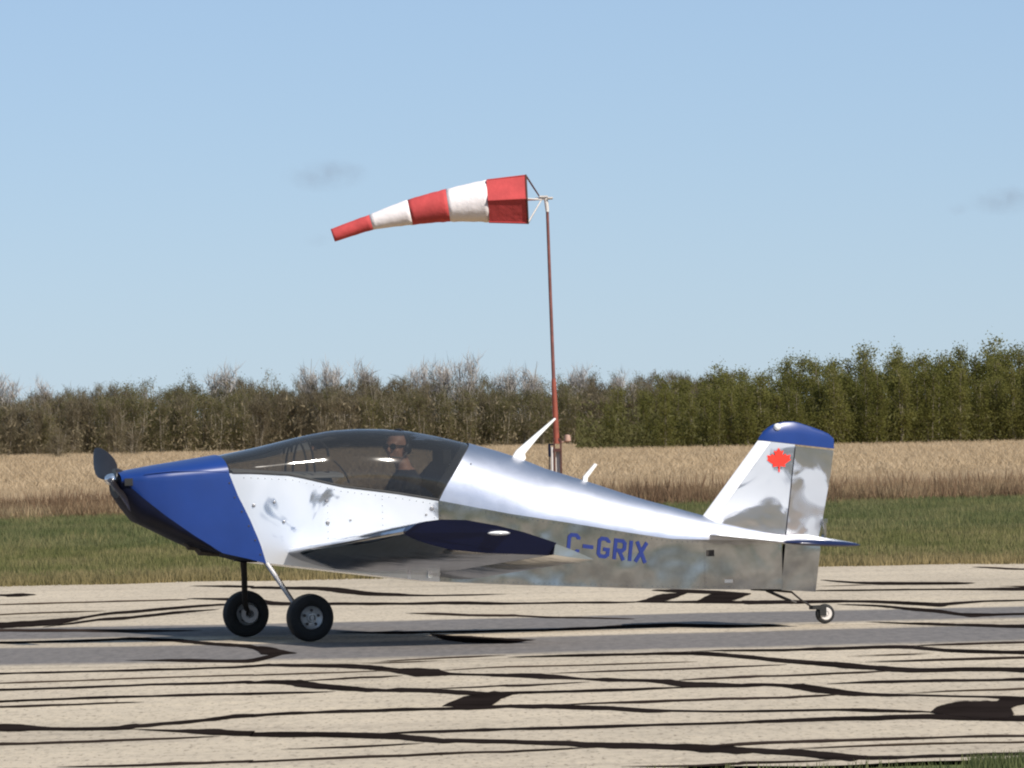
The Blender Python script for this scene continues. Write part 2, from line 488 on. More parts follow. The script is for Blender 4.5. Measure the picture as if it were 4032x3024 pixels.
def seam(pts, z, mat, ext=(0, 0)):
    """one run of sealant: (x, y, half width along y) control points, smoothed, with uneven edges"""
    P = np.array(pts); n = len(P); out = []
    for i in range(n - 1):
        p0, p1, p2, p3 = P[max(i - 1, 0)], P[i], P[i + 1], P[min(i + 2, n - 1)]
        k = max(2, int(abs(p2[0] - p1[0]) / .12)); k = min(k, 16)
        for j in range(k):
            t = j / k
            q = .5 * ((2 * p1) + (p2 - p0) * t + (2 * p0 - 5 * p1 + 4 * p2 - p3) * t * t + (3 * p1 - p0 - 3 * p2 + p3) * t ** 3)
            q[2] = p1[2] + (p2[2] - p1[2]) * t
            out.append(q)
    out.append(P[-1])
    for k in range(1, 13):                       # runs on past both picture edges
        if ext[0]: out.insert(0, P[0] + np.array((-.5 * k, -.5 * k * SLOPE + .03 * math.sin(k), 0)))
        if ext[1]: out.append(P[-1] + np.array((.5 * k, .5 * k * SLOPE + .03 * math.sin(k), 0)))
    out = np.array(out)
    V, F, E = [], [], []
    for i, (x, y, w) in enumerate(out):
        end = min(1.0, min(i, len(out) - 1 - i) / 3 + .15)
        w = max(w * .98, .06) * end
        jw = min(.22 * w, .045); a = w + rng.normal(0, jw); c = w + rng.normal(0, jw)
        for k, e in ((-1.35, 0), (-.75, 1), (0, 1), (.75, 1), (1.35, 0)):
            V.append((x, y + k * (a if k < 0 else c), z)); E.append(e)
        if i:
            for k in range(4):
                q = (i - 1) * 5 + k; F.append((q, q + 5, q + 6, q + 1))
    o = mobj('tar_seam', V, F, mat, runway, fix=False)
    o.data.attributes.new('edge', 'FLOAT', 'POINT').data.foreach_set('value', E)
    return o

TAR = [
    [(-3.19,46.87,0.17),(-2.73,46.95,0.17),(-2.26,47.08,0.2),(-2.03,47.09,0.17),(-1.65,47.4,0.2),(-1.51,47.56,0.23),(-1.4,47.35,0.25),(-1.16,47.21,0.3),(-1,46.96,0.41),(-0.84,46.48,0.36),(-0.72,46.01,0.42),(-0.6,45.65,0.69),(-0.48,45.49,0.57),(-0.4,45.22,0.2),(-0.21,44.97,0.16),(-0.06,44.75,0.24),(0.13,44.51,0.42),(0.38,43.93,0.21),(0.52,43.64,0.25),(0.74,43.41,0.21),(0.87,43.03,0.46),(0.94,42.68,0.48),(1.07,42.54,0.36),(1.25,42.36,0.3),(1.37,42.34,0.24),(1.47,42.17,0.26),(1.59,41.78,0.56),(1.71,41.17,0.54),(1.82,40.77,0.33),(1.95,40.52,0.2),(2.08,40.41,0.14),(2.33,40.09,0.12),(2.51,39.9,0.16),(2.64,39.74,0.17)],
    [(-3.07,45.11,0.11),(-2.63,45.3,0.11),(-2.12,45.57,0.11),(-1.59,45.76,0.09),(-1.58,45.67,0.09),(-0.98,45.94,0.12),(-0.72,46.04,0.09)],
    [(-2.99,43.95,0.17),(-2.56,44.09,0.15),(-2.13,44.31,0.15),(-1.77,44.39,0.17),(-1.59,44.48,0.22),(-1.54,44.37,0.2),(-1.35,44.33,0.33),(-1.27,44.07,0.52),(-1.15,43.58,0.44),(-0.99,43.11,0.39),(-0.84,42.79,0.26),(-0.74,42.65,0.22),(-0.56,42.57,0.3),(-0.41,42.32,0.34),(-0.27,42.02,0.23),(-0.2,41.77,0.33),(-0.13,41.74,0.35),(-0.06,41.78,0.29),(0.01,41.89,0.17),(0.29,41.93,0.16),(0.64,42.04,0.16),(0.86,42.18,0.16),(1,42.26,0.08)],
    [(-0.4,40.1,0.14),(-0.33,40.48,0.63),(-0.26,40.68,0.92),(-0.2,40.72,1.01),(-0.15,40.8,0.83),(-0.09,41.28,0.38),(-0.03,41.6,0.13)],
    [(-2.86,42.03,0.14),(-2.53,42.27,0.16),(-2.36,42.38,0.2),(-2.04,42.44,0.16),(-1.69,42.51,0.18),(-1.48,42.53,0.18),(-1.48,42.53,0.16),(-1.19,42.54,0.14),(-1.02,42.64,0.1)],
    [(-1.3,44.4,0.15),(-1.03,44.78,0.16),(-0.81,44.94,0.16),(-0.68,45.06,0.11)],
    [(-0.47,42.75,0.14),(-0.21,42.92,0.12),(-0.06,43.09,0.12),(-0.06,43.02,0.14),(0.16,43.11,0.14),(0.41,43.39,0.1)],
    [(-0.97,47.48,0.12),(-0.7,47.62,0.1),(-0.46,47.77,0.08)],
    [(-0.46,45.84,0.12),(-0.22,46.19,0.09),(-0.07,46.29,0.09),(-0.06,46.33,0.09),(0.33,46.34,0.1),(0.71,46.47,0.1),(1.1,46.6,0.1)],
    [(0.17,44.93,0.09),(0.54,45.17,0.11),(0.92,45.29,0.14),(1.3,45.53,0.14),(1.62,45.74,0.12)],
    [(0.92,43.37,0.15),(1.1,43.57,0.15),(1.29,43.72,0.15),(1.38,43.76,0.15),(1.67,43.89,0.15),(1.98,44.11,0.15),(2.16,44.22,0.13)],
    [(-2.81,41.2,0.13),(-2.54,41.34,0.13),(-2.27,41.48,0.11),(-2.04,41.54,0.08)],
    [(-2.62,38.4,0.42),(-2.48,38.26,0.36),(-2.37,38.08,0.19),(-2.08,37.99,0.19),(-1.96,38.09,0.29),(-1.91,38.22,0.19),(-1.79,38.44,0.2),(-1.61,38.8,0.25),(-1.47,39.23,0.24),(-1.37,39.35,0.19),(-1.37,39.31,0.17),(-1.18,39.51,0.17),(-0.92,39.6,0.16),(-0.59,39.73,0.16),(-0.39,39.75,0.14),(-0.26,39.79,0.18),(-0.06,39.86,0.21),(0.08,39.81,0.25),(0.21,39.72,0.31),(0.47,39.31,0.26),(0.66,38.98,0.2),(0.91,38.75,0.12),(1.14,38.63,0.12),(1.34,38.6,0.12),(1.6,38.57,0.13),(1.9,38.3,0.15),(2.11,37.98,0.13)],
    [(0.2,39.97,0.12),(0.48,40.12,0.12),(0.81,40.25,0.13),(1.09,40.38,0.13),(1.19,40.4,0.13),(1.41,40.43,0.13),(1.61,40.56,0.13),(1.73,40.74,0.09)],
    [(-1.93,37.84,0.13),(-1.69,37.53,0.19),(-1.49,37.25,0.28),(-1.29,37,0.3),(-1.29,36.93,0.27),(-0.97,36.76,0.24),(-0.73,36.53,0.25),(-0.57,36.28,0.31),(-0.41,35.82,0.27),(-0.29,35.71,0.24),(-0.06,35.54,0.2),(0.24,35.16,0.21),(0.36,34.98,0.27),(0.53,34.8,0.29),(0.7,34.62,0.33),(0.81,34.44,0.41),(0.97,34.17,0.36),(1,34.13,0.3),(1.09,34.02,0.23),(1.17,33.88,0.23),(1.33,33.5,0.36),(1.43,33.27,0.33),(1.53,33.12,0.16),(1.7,33.15,0.1),(1.92,33.18,0.1),(2.21,33.24,0.12)],
    [(-2.48,36.32,0.13),(-2.18,36.4,0.1),(-1.94,36.51,0.1),(-1.65,36.63,0.1),(-1.44,36.77,0.09)],
    [(-0.67,36.68,0.12),(-0.49,36.83,0.12),(-0.24,36.9,0.12),(-0.06,36.94,0.12),(0.38,37.02,0.14),(0.75,37.11,0.12),(1.06,37.22,0.12),(1.17,37.26,0.14),(1.42,37.41,0.17),(1.74,37.46,0.23),(1.99,37.53,0.28),(2.16,37.36,0.31),(2.46,36.98,0.3)],
    [(-1.1,35.15,0.04),(-0.88,35.22,0.07),(-0.64,35.36,0.1),(-0.44,35.54,0.08)],
    [(-2.05,33.76,0.08),(-1.8,33.75,0.11),(-1.52,33.85,0.1),(-1.3,33.94,0.09),(-1.19,33.96,0.09),(-1.18,33.91,0.1),(-0.85,34.13,0.09),(-0.51,34.26,0.09),(-0.23,34.44,0.09),(-0.06,34.46,0.09),(0.12,34.54,0.08),(0.34,34.73,0.08)],
    [(0.44,32.74,0.07),(0.76,32.67,0.11),(0.93,32.8,0.08),(0.97,32.87,0.08),(1.25,32.91,0.07),(1.4,33,0.06)],
    [(0.81,34.62,0.09),(0.99,34.73,0.13),(1.03,34.79,0.13),(1.27,34.93,0.12),(1.5,34.96,0.12),(1.79,35.01,0.11),(2.03,35.11,0.1),(2.33,35.08,0.1)],
    [(1.21,34.15,0.06),(1.53,34.31,0.08),(1.88,34.43,0.08),(2.22,34.41,0.05)],
    [(1.72,42.31,0.18),(1.97,42.45,0.18),(2.18,42.5,0.18),(2.4,42.48,0.16),(2.82,42.39,0.2)],
    [(2.02,40.59,0.09),(2.3,40.85,0.07),(2.72,40.97,0.09)],
    [(2.06,38.01,0.24),(2.12,38.11,0.48),(2.18,38.16,0.81),(2.28,38.2,1.05),(2.37,38.23,1.05),(2.43,38.32,0.98),(2.48,38.86,0.5),(2.54,39.17,0.46),(2.61,39.26,0.43)],
    [(-4.66,69.15,0.32),(-4.57,69.08,0.58),(-4.45,69.04,0.63),(-4.35,69.05,0.26)],
    [(-4.44,65.43,0.19),(-3.7,65.74,0.19),(-2.83,65.96,0.19)],
    [(-3.97,58.52,0.87),(-3.79,58.68,0.88),(-3.62,59.11,1.08),(-3.5,59.5,0.86),(-3.41,60.67,0.49),(-3.26,61.67,0.42),(-3.08,62.1,0.51),(-2.81,63.06,0.44),(-2.51,63.77,0.36),(-2.32,63.97,0.23)],
    [(-3.59,57.65,0.37),(-3.4,58.77,0.42),(-3.26,59.63,0.35),(-3.07,59.95,0.4),(-2.91,60.76,0.41),(-2.65,61.69,0.38),(-2.43,62.26,0.26)],
    [(-4.2,61.85,0.17),(-3.91,62.24,0.17),(-3.51,62.34,0.17),(-3.36,62.43,0.13)],
    [(-2.87,66.32,0.29),(-2.56,65.93,0.43),(-2.32,65.5,0.38),(-2.19,64.98,0.56),(-2.04,63.93,0.54),(-1.82,63.62,0.45),(-1.45,63.36,0.36),(-0.92,62.94,0.31),(-0.6,62.91,0.44),(-0.39,62.74,0.48),(-0.08,62.27,0.3),(0.24,62.27,0.21),(0.55,62.16,0.26),(0.86,61.91,0.3),(1.01,62.09,0.43)],
    [(0.96,61.96,0.3),(1.07,62.3,0.56),(1.19,63.09,1.1),(1.31,63.94,1.04),(1.46,64.89,0.79)],
    [(1.18,66.09,0.34),(1.3,65.8,0.53),(1.45,65.52,0.57),(1.76,64.83,0.56),(1.96,64.28,0.5)],
    [(1.45,61.65,0.42),(1.59,62.58,1.08),(1.71,63.15,1.46),(1.83,63.64,1.34),(1.98,64.17,0.77)],
    [(1.01,61.92,0.42),(1.47,61.59,0.42),(1.82,61.26,0.42),(1.84,61.17,0.58),(2.24,60.98,0.49),(2.73,60.79,0.33),(3,60.15,0.44),(3.26,59.33,0.58),(3.36,59.45,0.35),(3.69,60.01,0.2),(4.01,60.09,0.16)],
    [(2.53,59.9,0.28),(2.81,59.28,0.39),(3,58.14,0.45),(3.22,57.01,0.61),(3.31,56.1,0.52),(3.54,56.07,0.31),(3.74,56.07,0.24)],
    [(-3.07,71.55,0.17),(-2.7,71.11,0.34),(-2.44,70.62,0.33),(-2.42,70.34,0.33),(-1.81,69.44,0.59),(-1.56,68.29,0.88),(-1.31,66.94,0.69),(-1.02,66.31,0.44),(-0.74,65.69,0.19),(-0.08,65.71,0.14)],
    [(-0.87,59.74,0.12),(-0.62,59.43,0.31),(-0.37,58.86,0.23),(-0.08,58.52,0.23),(0.03,58.29,0.26),(0.22,57.78,0.18),(0.6,57.24,0.18),(0.88,56.74,0.29)],
    [(2.76,68.94,0.53),(3.04,67.46,0.5),(3.45,66.82,0.49),(3.88,66.59,0.44),(4.02,66.52,0.15)],
    [(2.66,66.4,0.15),(3.11,66.61,0.15)],
    [(2.48,64.78,0.19),(3.44,64.49,0.18),(3.95,64.1,0.32),(4.26,63.87,0.54)],
    [(4.14,65.1,0.19),(4.33,64.83,0.28)],
    [(4.4,73.35,0.24),(4.55,72.89,0.41),(4.69,72.25,0.4),(4.8,71.9,0.29)],
    [(-3.65,53.66,0.22),(-3.03,53.74,0.26),(-2.77,53.94,0.29),(-2.39,53.38,0.28),(-2.08,52.27,0.24),(-1.89,51.8,0.27),(-1.76,51.26,0.38),(-1.67,50.58,0.71),(-1.55,50.1,0.5),(-1.44,49.84,0.14)],
    [(-1.51,49.88,0.28),(-1.59,49.32,0.59),(-1.67,48.58,0.44),(-1.76,48.41,0.26),(-2.1,48.72,0.24),(-2.52,49.03,0.11)],
    [(-3.87,56.97,0.25),(-3.47,56.7,0.32),(-2.98,56.18,0.35),(-2.59,55.92,0.28),(-2.31,55.89,0.14)],
    [(-0.86,47.77,0.13),(-0.47,48.24,0.15),(-0.07,48.56,0.1)],
    [(-0.61,53.74,0.32),(-0.51,52.89,0.71),(-0.33,52.17,0.69),(-0.07,51.72,0.56),(0.01,51.7,0.44),(0.13,51.83,0.15)],
    [(-1.3,54.7,0.17),(-0.88,54.25,0.2),(-0.52,54.16,0.23),(-0.07,54.21,0.26),(0.3,54.24,0.29),(0.57,54.48,0.3),(0.84,54.68,0.4),(1.12,54.83,0.4),(1.47,54.41,0.33),(1.65,54.28,0.26),(1.81,54.27,0.23),(1.93,54.08,0.13)],
    [(-0.06,48.11,0.15),(0.34,48.25,0.18),(0.74,48.26,0.18),(0.98,48.27,0.21),(1.22,48.02,0.36),(1.4,47.39,0.3),(1.55,46.75,0.34),(1.76,46.02,0.35),(1.92,45.42,0.5),(2.09,44.95,0.45),(2.18,44.55,0.4),(2.35,44.23,0.32),(2.57,44.21,0.26),(2.78,44.13,0.28),(2.92,43.9,0.38)],
    [(0.99,48.42,0.13),(1.23,48.64,0.1),(1.44,48.61,0.13),(1.69,48.56,0.18),(1.94,48.64,0.21),(2.27,48.76,0.24),(2.51,48.68,0.31),(2.7,47.81,0.3),(2.91,47.42,0.3),(3.14,47.15,0.32)],
    [(2.48,48.87,0.13),(2.85,49.06,0.16),(3.28,49.2,0.19)],
    [(2.04,47.02,0.07),(2.43,47.21,0.1),(2.59,47.31,0.07)],
    [(2.1,45.88,0.12),(2.52,46.03,0.16),(3.08,46.18,0.14)],
    [(2.51,54.68,0.17),(2.79,54.14,0.26),(3.11,53.41,0.28),(3.52,52.79,0.37)],
]

for i, s in enumerate(TAR):
    hw = max(p[2] for p in s)
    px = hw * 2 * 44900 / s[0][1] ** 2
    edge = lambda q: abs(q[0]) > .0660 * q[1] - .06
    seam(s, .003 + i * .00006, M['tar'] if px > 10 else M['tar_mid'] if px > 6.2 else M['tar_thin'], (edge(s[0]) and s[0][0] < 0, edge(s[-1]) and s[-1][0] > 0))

# ------------------------------------------------------------------ grass (real blades)
def blades(n, xr, vr, h0, h1, lean, wid, fan=3, slope=SLOPE, power=1.0, edge_noise=0.0):
    x = rng.uniform(xr[0], xr[1], n)
    v = vr[0] + (vr[1] - vr[0]) * rng.random(n) ** power
    if edge_noise:
        v = v + edge_noise * (np.sin(x * .8) + np.sin(x * 1.9 + 1) + .6 * np.sin(x * 4.3 + 2))
    y = v + slope * x
    Vs, Ts = [], []
    for k in range(fan):
        h = rng.uniform(h0, h1, n); a = rng.uniform(0, 2 * np.pi, n); l = rng.uniform(.2, 1, n) * lean * h
        ox = x + rng.normal(0, .03, n); oy = y + rng.normal(0, .03, n)
        b = rng.uniform(0, np.pi, n); w = wid * rng.uniform(.7, 1.3, n)
        p0 = np.stack([ox - w * np.cos(b), oy - w * np.sin(b), np.full(n, -.025)], 1)
        p1 = np.stack([ox + w * np.cos(b), oy + w * np.sin(b), np.full(n, -.025)], 1)
        p2 = np.stack([ox + l * np.cos(a), oy + l * np.sin(a), h], 1)
        Vs.append(np.stack([p0, p1, p2], 1).reshape(-1, 3))
    v_ = np.concatenate(Vs); t_ = np.arange(len(v_)).reshape(-1, 3)
    return v_, t_

def mat_grass(name, stops, sc=(.6, .2, 1), scale=1.0):
    m, nt, b = new_mat(name)
    geo = node(nt, 'ShaderNodeNewGeometry')
    n = noise(nt, scaled(nt, geo.outputs['Position'], sc), scale, 5, .7)
    n2 = noise(nt, geo.outputs['Position'], 6.0, 2)
    ad = node(nt, 'ShaderNodeMath', operation='MULTIPLY_ADD'); nt.links.new(n2.outputs[0], ad.inputs[0]); ad.inputs[1].default_value = .5; nt.links.new(n.outputs[0], ad.inputs[2])
    r = ramp(nt, ad.outputs[0], stops)
    nt.links.new(r.outputs[0], b.inputs['Base Color'])
    b.inputs['Roughness'].default_value = .8; b.inputs['Specular IOR Level'].default_value = .15
    tl = node(nt, 'ShaderNodeBsdfTranslucent'); nt.links.new(r.outputs[0], tl.inputs[0])
    mx = node(nt, 'ShaderNodeMixShader'); mx.inputs[0].default_value = .42
    nt.links.new(b.outputs[0], mx.inputs[1]); nt.links.new(tl.outputs[0], mx.inputs[2]); nt.links.new(mx.outputs[0], nt.nodes['Material Output'].inputs[0])
    return m

def stuff(name, label, arrs, mat):
    v = np.concatenate([a[0] for a in arrs]); o = 0; ts = []
    for a in arrs:
        ts.append(a[1] + o); o += len(a[0])
    ob = link(bpy.data.objects.new(name, tri_mesh(name, v, np.concatenate(ts), mat)))
    return tag(ob, label, kind='stuff')

M['grass'] = mat_grass('spring grass', [(.42, (.078, .098, .038)), (.66, (.125, .143, .058)), (.90, (.23, .21, .10))])
M['verge'] = mat_grass('yellowing verge grass', [(.42, (.085, .105, .035)), (.68, (.165, .165, .062)), (.98, (.32, .26, .13))])
M['straw'] = mat_grass('straw edge grass', [(.45, (.15, .135, .055)), (.85, (.32, .25, .125))])
M['dry'] = mat_grass('dry prairie grass', [(.40, (.41, .31, .195)), (.65, (.48, .37, .24)), (.95, (.55, .435, .295))], (.25, .07, 1))
M['weed'] = mat_grass('brown dead weeds', [(.52, (.070, .043, .026)), (.68, (.21, .14, .082)), (.85, (.42, .31, .185))], (.5, .2, 1))

stuff('green_grass', 'green grass strip beyond the runway', [blades(90000, (-15, 15), (92, 131), .04, .12, .7, .010, 3, .25, 1, .5)], M['grass'])
stuff('verge_grass', 'patchy yellow-green grass near the runway edge', [blades(60000, (-13, 13), (76.2, 95), .04, .11, .6, .012, 3, SLOPE, 1, .6)], M['verge'])
stuff('straw_grass', 'short straw-coloured grass along the far runway edge', [blades(16000, (-12, 12), (74.0, 77.5), .03, .11, .6, .010, 3, SLOPE, 1.2, .25)], M['straw'])
stuff('dry_field', 'tall dry tan grass field before the woods', [
    blades(120000, (-22, 22), (135, 190), .05, .17, 2.0, .009, 3, .25, 1, .8),
    blades(110000, (-46, 46), (180, 425), .08, .26, 2.0, .022, 3, .1, .9)], M['dry'])
stuff('dead_weeds', 'brown dead weed fringe between green grass and tan field', [
    blades(30000, (-20, 20), (127.5, 140), .05, .36, .8, .010, 3, .25, 1.3, 1.2)], M['weed'])
def clumps(n, per, xr, vr, h0, h1, spread, wid, slope):
    cx = rng.uniform(*xr, n); cv = rng.uniform(*vr, n); hh = rng.uniform(h0, h1, n)
    i = np.repeat(np.arange(n), per); m = len(i)
    x = cx[i] + rng.normal(0, spread, m); y = cv[i] + slope * x + rng.normal(0, spread, m); h = hh[i] * rng.uniform(.5, 1.1, m)
    a = rng.uniform(0, 6.28, m); l = h * rng.uniform(.1, .6, m); b = rng.uniform(0, 3.14, m); w = wid * rng.uniform(.6, 1.4, m)
    V = np.stack([np.stack([x - w * np.cos(b), y - w * np.sin(b), np.full(m, -.025)], 1), np.stack([x + w * np.cos(b), y + w * np.sin(b), np.full(m, -.025)], 1), np.stack([x + l * np.cos(a), y + l * np.sin(a), h], 1)], 1).reshape(-1, 3)
    return V, np.arange(3 * m).reshape(-1, 3)
M['bramble'] = mat_grass('russet dead stems', [(.45, (.095, .055, .034)), (.7, (.20, .125, .075)), (.95, (.34, .24, .15))], (.5, .2, 1))
stuff('russet_weeds', 'ragged russet weed clumps along the front of the tan field', [clumps(420, 70, (-20, 20), (126.5, 139), .22, .62, .30, .012, .25)], M['bramble'])
stuff('grass_tufts', 'paler taller tufts scattered over the green strip', [clumps(500, 40, (-14, 14), (80, 126), .08, .20, .22, .009, .25)], M['verge'])
stuff('near_grass', 'rough green grass at the near runway edge', [
    blades(9000, (-6, 10), (27, 32.0), .02, .05, .7, .005, 4, SLOPE, 1, .03),
    blades(900, (1.95, 3.5), (31.9, 32.42), .02, .05, .7, .004, 4, SLOPE, 1, .05)], M['grass'])

# ------------------------------------------------------------------ woods
M['bark'] = mat_foliage('grey brown bark', (.14, .115, .085), (.26, .225, .175))
M['twig'] = mat_foliage('leafless brown twigs', (.110, .090, .056), (.205, .170, .108), .8, .4)
M['twig_pale'] = mat_foliage('pale leafless twigs', (.27, .25, .23), (.38, .35, .33))
M['olive'] = mat_foliage('olive budding leaves', (.090, .088, .032), (.175, .162, .062), .8, .5)
M['green'] = mat_foliage('green poplar leaves', (.105, .108, .025), (.190, .182, .052), .8, .5)

def tree_proto(kind, seed):
    """unit tree about 4 m tall: (trunk mesh, crown mesh)"""
    g = np.random.default_rng(seed)
    H = 4.0
    n_stem = {'bare': 4, 'olive': 3, 'green': 2, 'pale': 3}[kind]
    tv, tf = [], []; tips = []
    for s in range(n_stem):
        a = g.uniform(0, 6.28); sp = g.uniform(.05, .32 if kind != 'green' else .15)
        top = Vector((math.cos(a) * sp * 2.0, math.sin(a) * sp * 2.0, H * g.uniform(.72, .97)))
        base = Vector((math.cos(a) * .10, math.sin(a) * .10, -.1))
        path = []
        for k in range(6):
            t = k / 5
            p = base.lerp(top, t); p += Vector((g.normal(0, .05), g.normal(0, .05), 0)) * t
            path.append(p)
        rad = [.055 * (1 - .85 * k / 5) * g.uniform(.8, 1.2) for k in range(6)]
        tv, tf = merge((tv, tf), tube(path, rad, 5))
        for k in range(10 if kind != 'pale' else 14):
            t = g.uniform(.18, .95)
            i = min(int(t * 5), 4); p = path[i].lerp(path[i + 1], t * 5 - i)
            aa = g.uniform(0, 6.28); ln = (1.05 - .6 * t) * g.uniform(.5, 1.1) * (.85 if kind == 'green' else 1.0)
            q = p + Vector((math.cos(aa) * ln * .62, math.sin(aa) * ln * .62, ln * g.uniform(.5, 1.0)))
            tv, tf = merge((tv, tf), tube([p, p.lerp(q, .5) + Vector((0, 0, -.04)), q], [.018, .013, .006], 3, cap=False))
            tips.append((p, q))
    me_t = bpy.data.meshes.new('trunk'); me_t.from_pydata([tuple(v) for v in tv], [], tf); me_t.materials.append(M['bark'])
    # crown
    nt_ = {'bare': 3600, 'olive': 1000, 'green': 250, 'pale': 1500}[kind]
    nl_ = {'bare': 350, 'olive': 2900, 'green': 5200, 'pale': 0}[kind]
    V, T, MI = [], [], []
    idx = g.integers(0, len(tips), nt_ + nl_)
    for i in range(nt_ + nl_):
        p, q = tips[idx[i]]; t = g.uniform(.15, 1.25); c = p.lerp(q, t)
        low = g.random() < .30
        if low:      # suckers and low growth
            c = Vector((g.normal(0, .45), g.normal(0, .45), g.uniform(.0, 1.6)))
        o = len(V)
        if i < nt_:
            c = c + Vector((g.normal(0, .10), g.normal(0, .10), g.normal(0, .10)))
            d = Vector((g.normal(0, .5), g.normal(0, .5), g.uniform(.4, 1.4))).normalized() * (g.uniform(.12, .36) if kind != 'pale' else g.uniform(.2, .6))
            w = d.cross(Vector((g.normal(), g.normal(), g.normal()))).normalized() * (g.uniform(.007, .014) if kind != 'pale' else g.uniform(.008, .015))
            V += [c - w, c + w, c + d]; T.append((o, o + 1, o + 2)); MI.append(0)
        else:
            sc = .17 if kind == 'green' else .2
            c = c + Vector((g.normal(0, sc), g.normal(0, sc), g.normal(0, sc)))
            u = Vector((g.normal(), g.normal(), g.normal())).normalized(); w = u.cross(Vector((g.normal(), g.normal(), g.normal()))).normalized()
            s = g.uniform(.024, .052) * (1.08 if kind == 'green' else .9)
            V += [c - u * s, c - w * s * .6, c + u * s, c + w * s * .6]; T += [(o, o + 1, o + 2), (o, o + 2, o + 3)]; MI += [1, 1]
    me_c = bpy.data.meshes.new('crown'); me_c.from_pydata([tuple(v) for v in V], [], T)
    me_c.materials.append({'bare': M['twig'], 'olive': M['twig'], 'green': M['twig'], 'pale': M['twig_pale']}[kind])
    me_c.materials.append({'bare': M['olive'], 'olive': M['olive'], 'green': M['green'], 'pale': M['olive']}[kind])
    me_c.polygons.foreach_set('material_index', MI)
    return me_t, me_c

PROTO = {k: [tree_proto(k, 100 * i + j) for j in range(n)] for i, (k, n) in enumerate((('bare', 5), ('olive', 5), ('green', 5), ('pale', 4)))}

def plant_tree(name, kind, x, y, h, label, group, wide=1.0, cat='tree'):
    t = empty(name, (x, y, -.05), random.uniform(0, 6.28))
    s = h / 4.0; t.scale = (s * wide, s * wide, s)
    me_t, me_c = random.choice(PROTO[kind])
    link(bpy.data.objects.new('trunk', me_t), t); link(bpy.data.objects.new('crown', me_c), t)
    return tag(t, label, cat, group)

def top_left(x):     # skyline of the brown wood, metres at 430 m
    return interp(x, [-60, -29, -23, -17, -12, -6, 0, 6, 14, 40], [4.3, 4.3, 4.65, 4.8, 4.75, 4.75, 4.45, 4.5, 4.6, 4.6])
def top_right(x):    # skyline of the green grove, metres at 360 m
    return interp(x, [3.0, 6.0, 9.5, 12, 15, 19, 24, 50], [2.6, 3.6, 4.1, 4.5, 5.0, 5.25, 5.2, 5.2])

nb = 0
for row in range(7):
    y0 = 428 + row * 2.6
    x = -42.0 + (row % 2) * .7
    while x < 13:
        xx = x + random.uniform(-.5, .5)
        f = .5 + .5 * math.sin(xx * .33 + 1.0) + .25 * math.sin(xx * 1.1)
        kind = 'olive' if random.random() < (.30 + .45 * f * (1 if xx > -24 else .5)) else 'bare'
        hh = top_left(xx) * random.uniform(.90, 1.0) * (.76 + .04 * row)
        if kind == 'bare':
            plant_tree('brush_tree', 'bare', xx, y0 + random.uniform(-1.2, 1.2), hh, 'leafless grey-brown tree packed into the wood left of the windsock pole', 'leafless trees of the left wood', random.uniform(.95, 1.35))
        else:
            plant_tree('budding_tree', 'olive', xx, y0 + random.uniform(-1.2, 1.2), hh, 'olive budding tree packed into the wood left of the green grove', 'budding trees of the left wood', random.uniform(.9, 1.25))
        nb += 1
        x += random.uniform(1.05, 1.45)
for row in range(6):
    y0 = 356 + row * 2.6
    x = 3.2 + row * .25
    while x < 37:
        xx = x + random.uniform(-.4, .4)
        hh = top_right(xx) * random.uniform(.88, 1.02) * (.80 + .04 * row)
        if random.random() < (9.5 - xx) / 7:
            x += random.uniform(.85, 1.25); continue
        plant_tree('poplar_tree', 'green', xx, y0 + random.uniform(-1, 1), hh, 'green leafing poplar in the dense grove at the right', 'poplars of the right grove', random.uniform(.85, 1.15))
        nb += 1
        x += random.uniform(.85, 1.25)
# bare trees that stand above the skyline, seen against the sky
for (px, pz, lab) in ((-15.6, 5.2, 'tall pale bare tree standing above the wood over the blue cowling'),
                      (-26.5, 4.9, 'bare grey tree above the skyline near the left picture edge'),
                      (-24.6, 4.9, 'bare tree with twin tops, second from the left above the skyline'),
                      (-10.6, 5.35, 'pale bare tree over the front of the canopy, left of the pair'),
                      (-9.2, 5.25, 'bare round-topped tree just right of the one over the canopy front'),
                      (-7.4, 5.5, 'narrow upright bare tree left of the windsock tip, above the wood'),
                      (-5.2, 5.1, 'wide bare grey tree under the white windsock bands'),
                      (-3.9, 5.2, 'bare grey tree crowding the tallest pale one under the windsock'),
                      (-2.6, 5.55, 'tallest pale bare tree under the red windsock mouth'),
                      (-.6, 4.7, 'small thin bare tree left of the windsock pole'),
                      (1.1, 4.95, 'slim bare tree immediately left of the windsock pole'),
                      (3.4, 4.8, 'bare tree immediately right of the windsock pole'),
                      (5.9, 4.65, 'bare tree second to the right of the windsock pole')):
    plant_tree('bare_tree', 'pale', px * 1.09, 437 + random.uniform(-2, 2), pz * 1.08, lab, 'bare trees above the skyline', random.uniform(.85, 1.15))
for (px, py, h, lab) in ((-25.6, 372, 2.0, 'low brown bush in the tan field at the left picture edge'),
                         (-22.8, 380, 1.7, 'brown bush between the left edge bush and the wood'),
                         (-20.0, 398, 1.9, 'small brown bush in front of the wood above the propeller')):
    plant_tree('brush_tree', 'bare', px, py, h, lab, None, 2.0, 'bush')
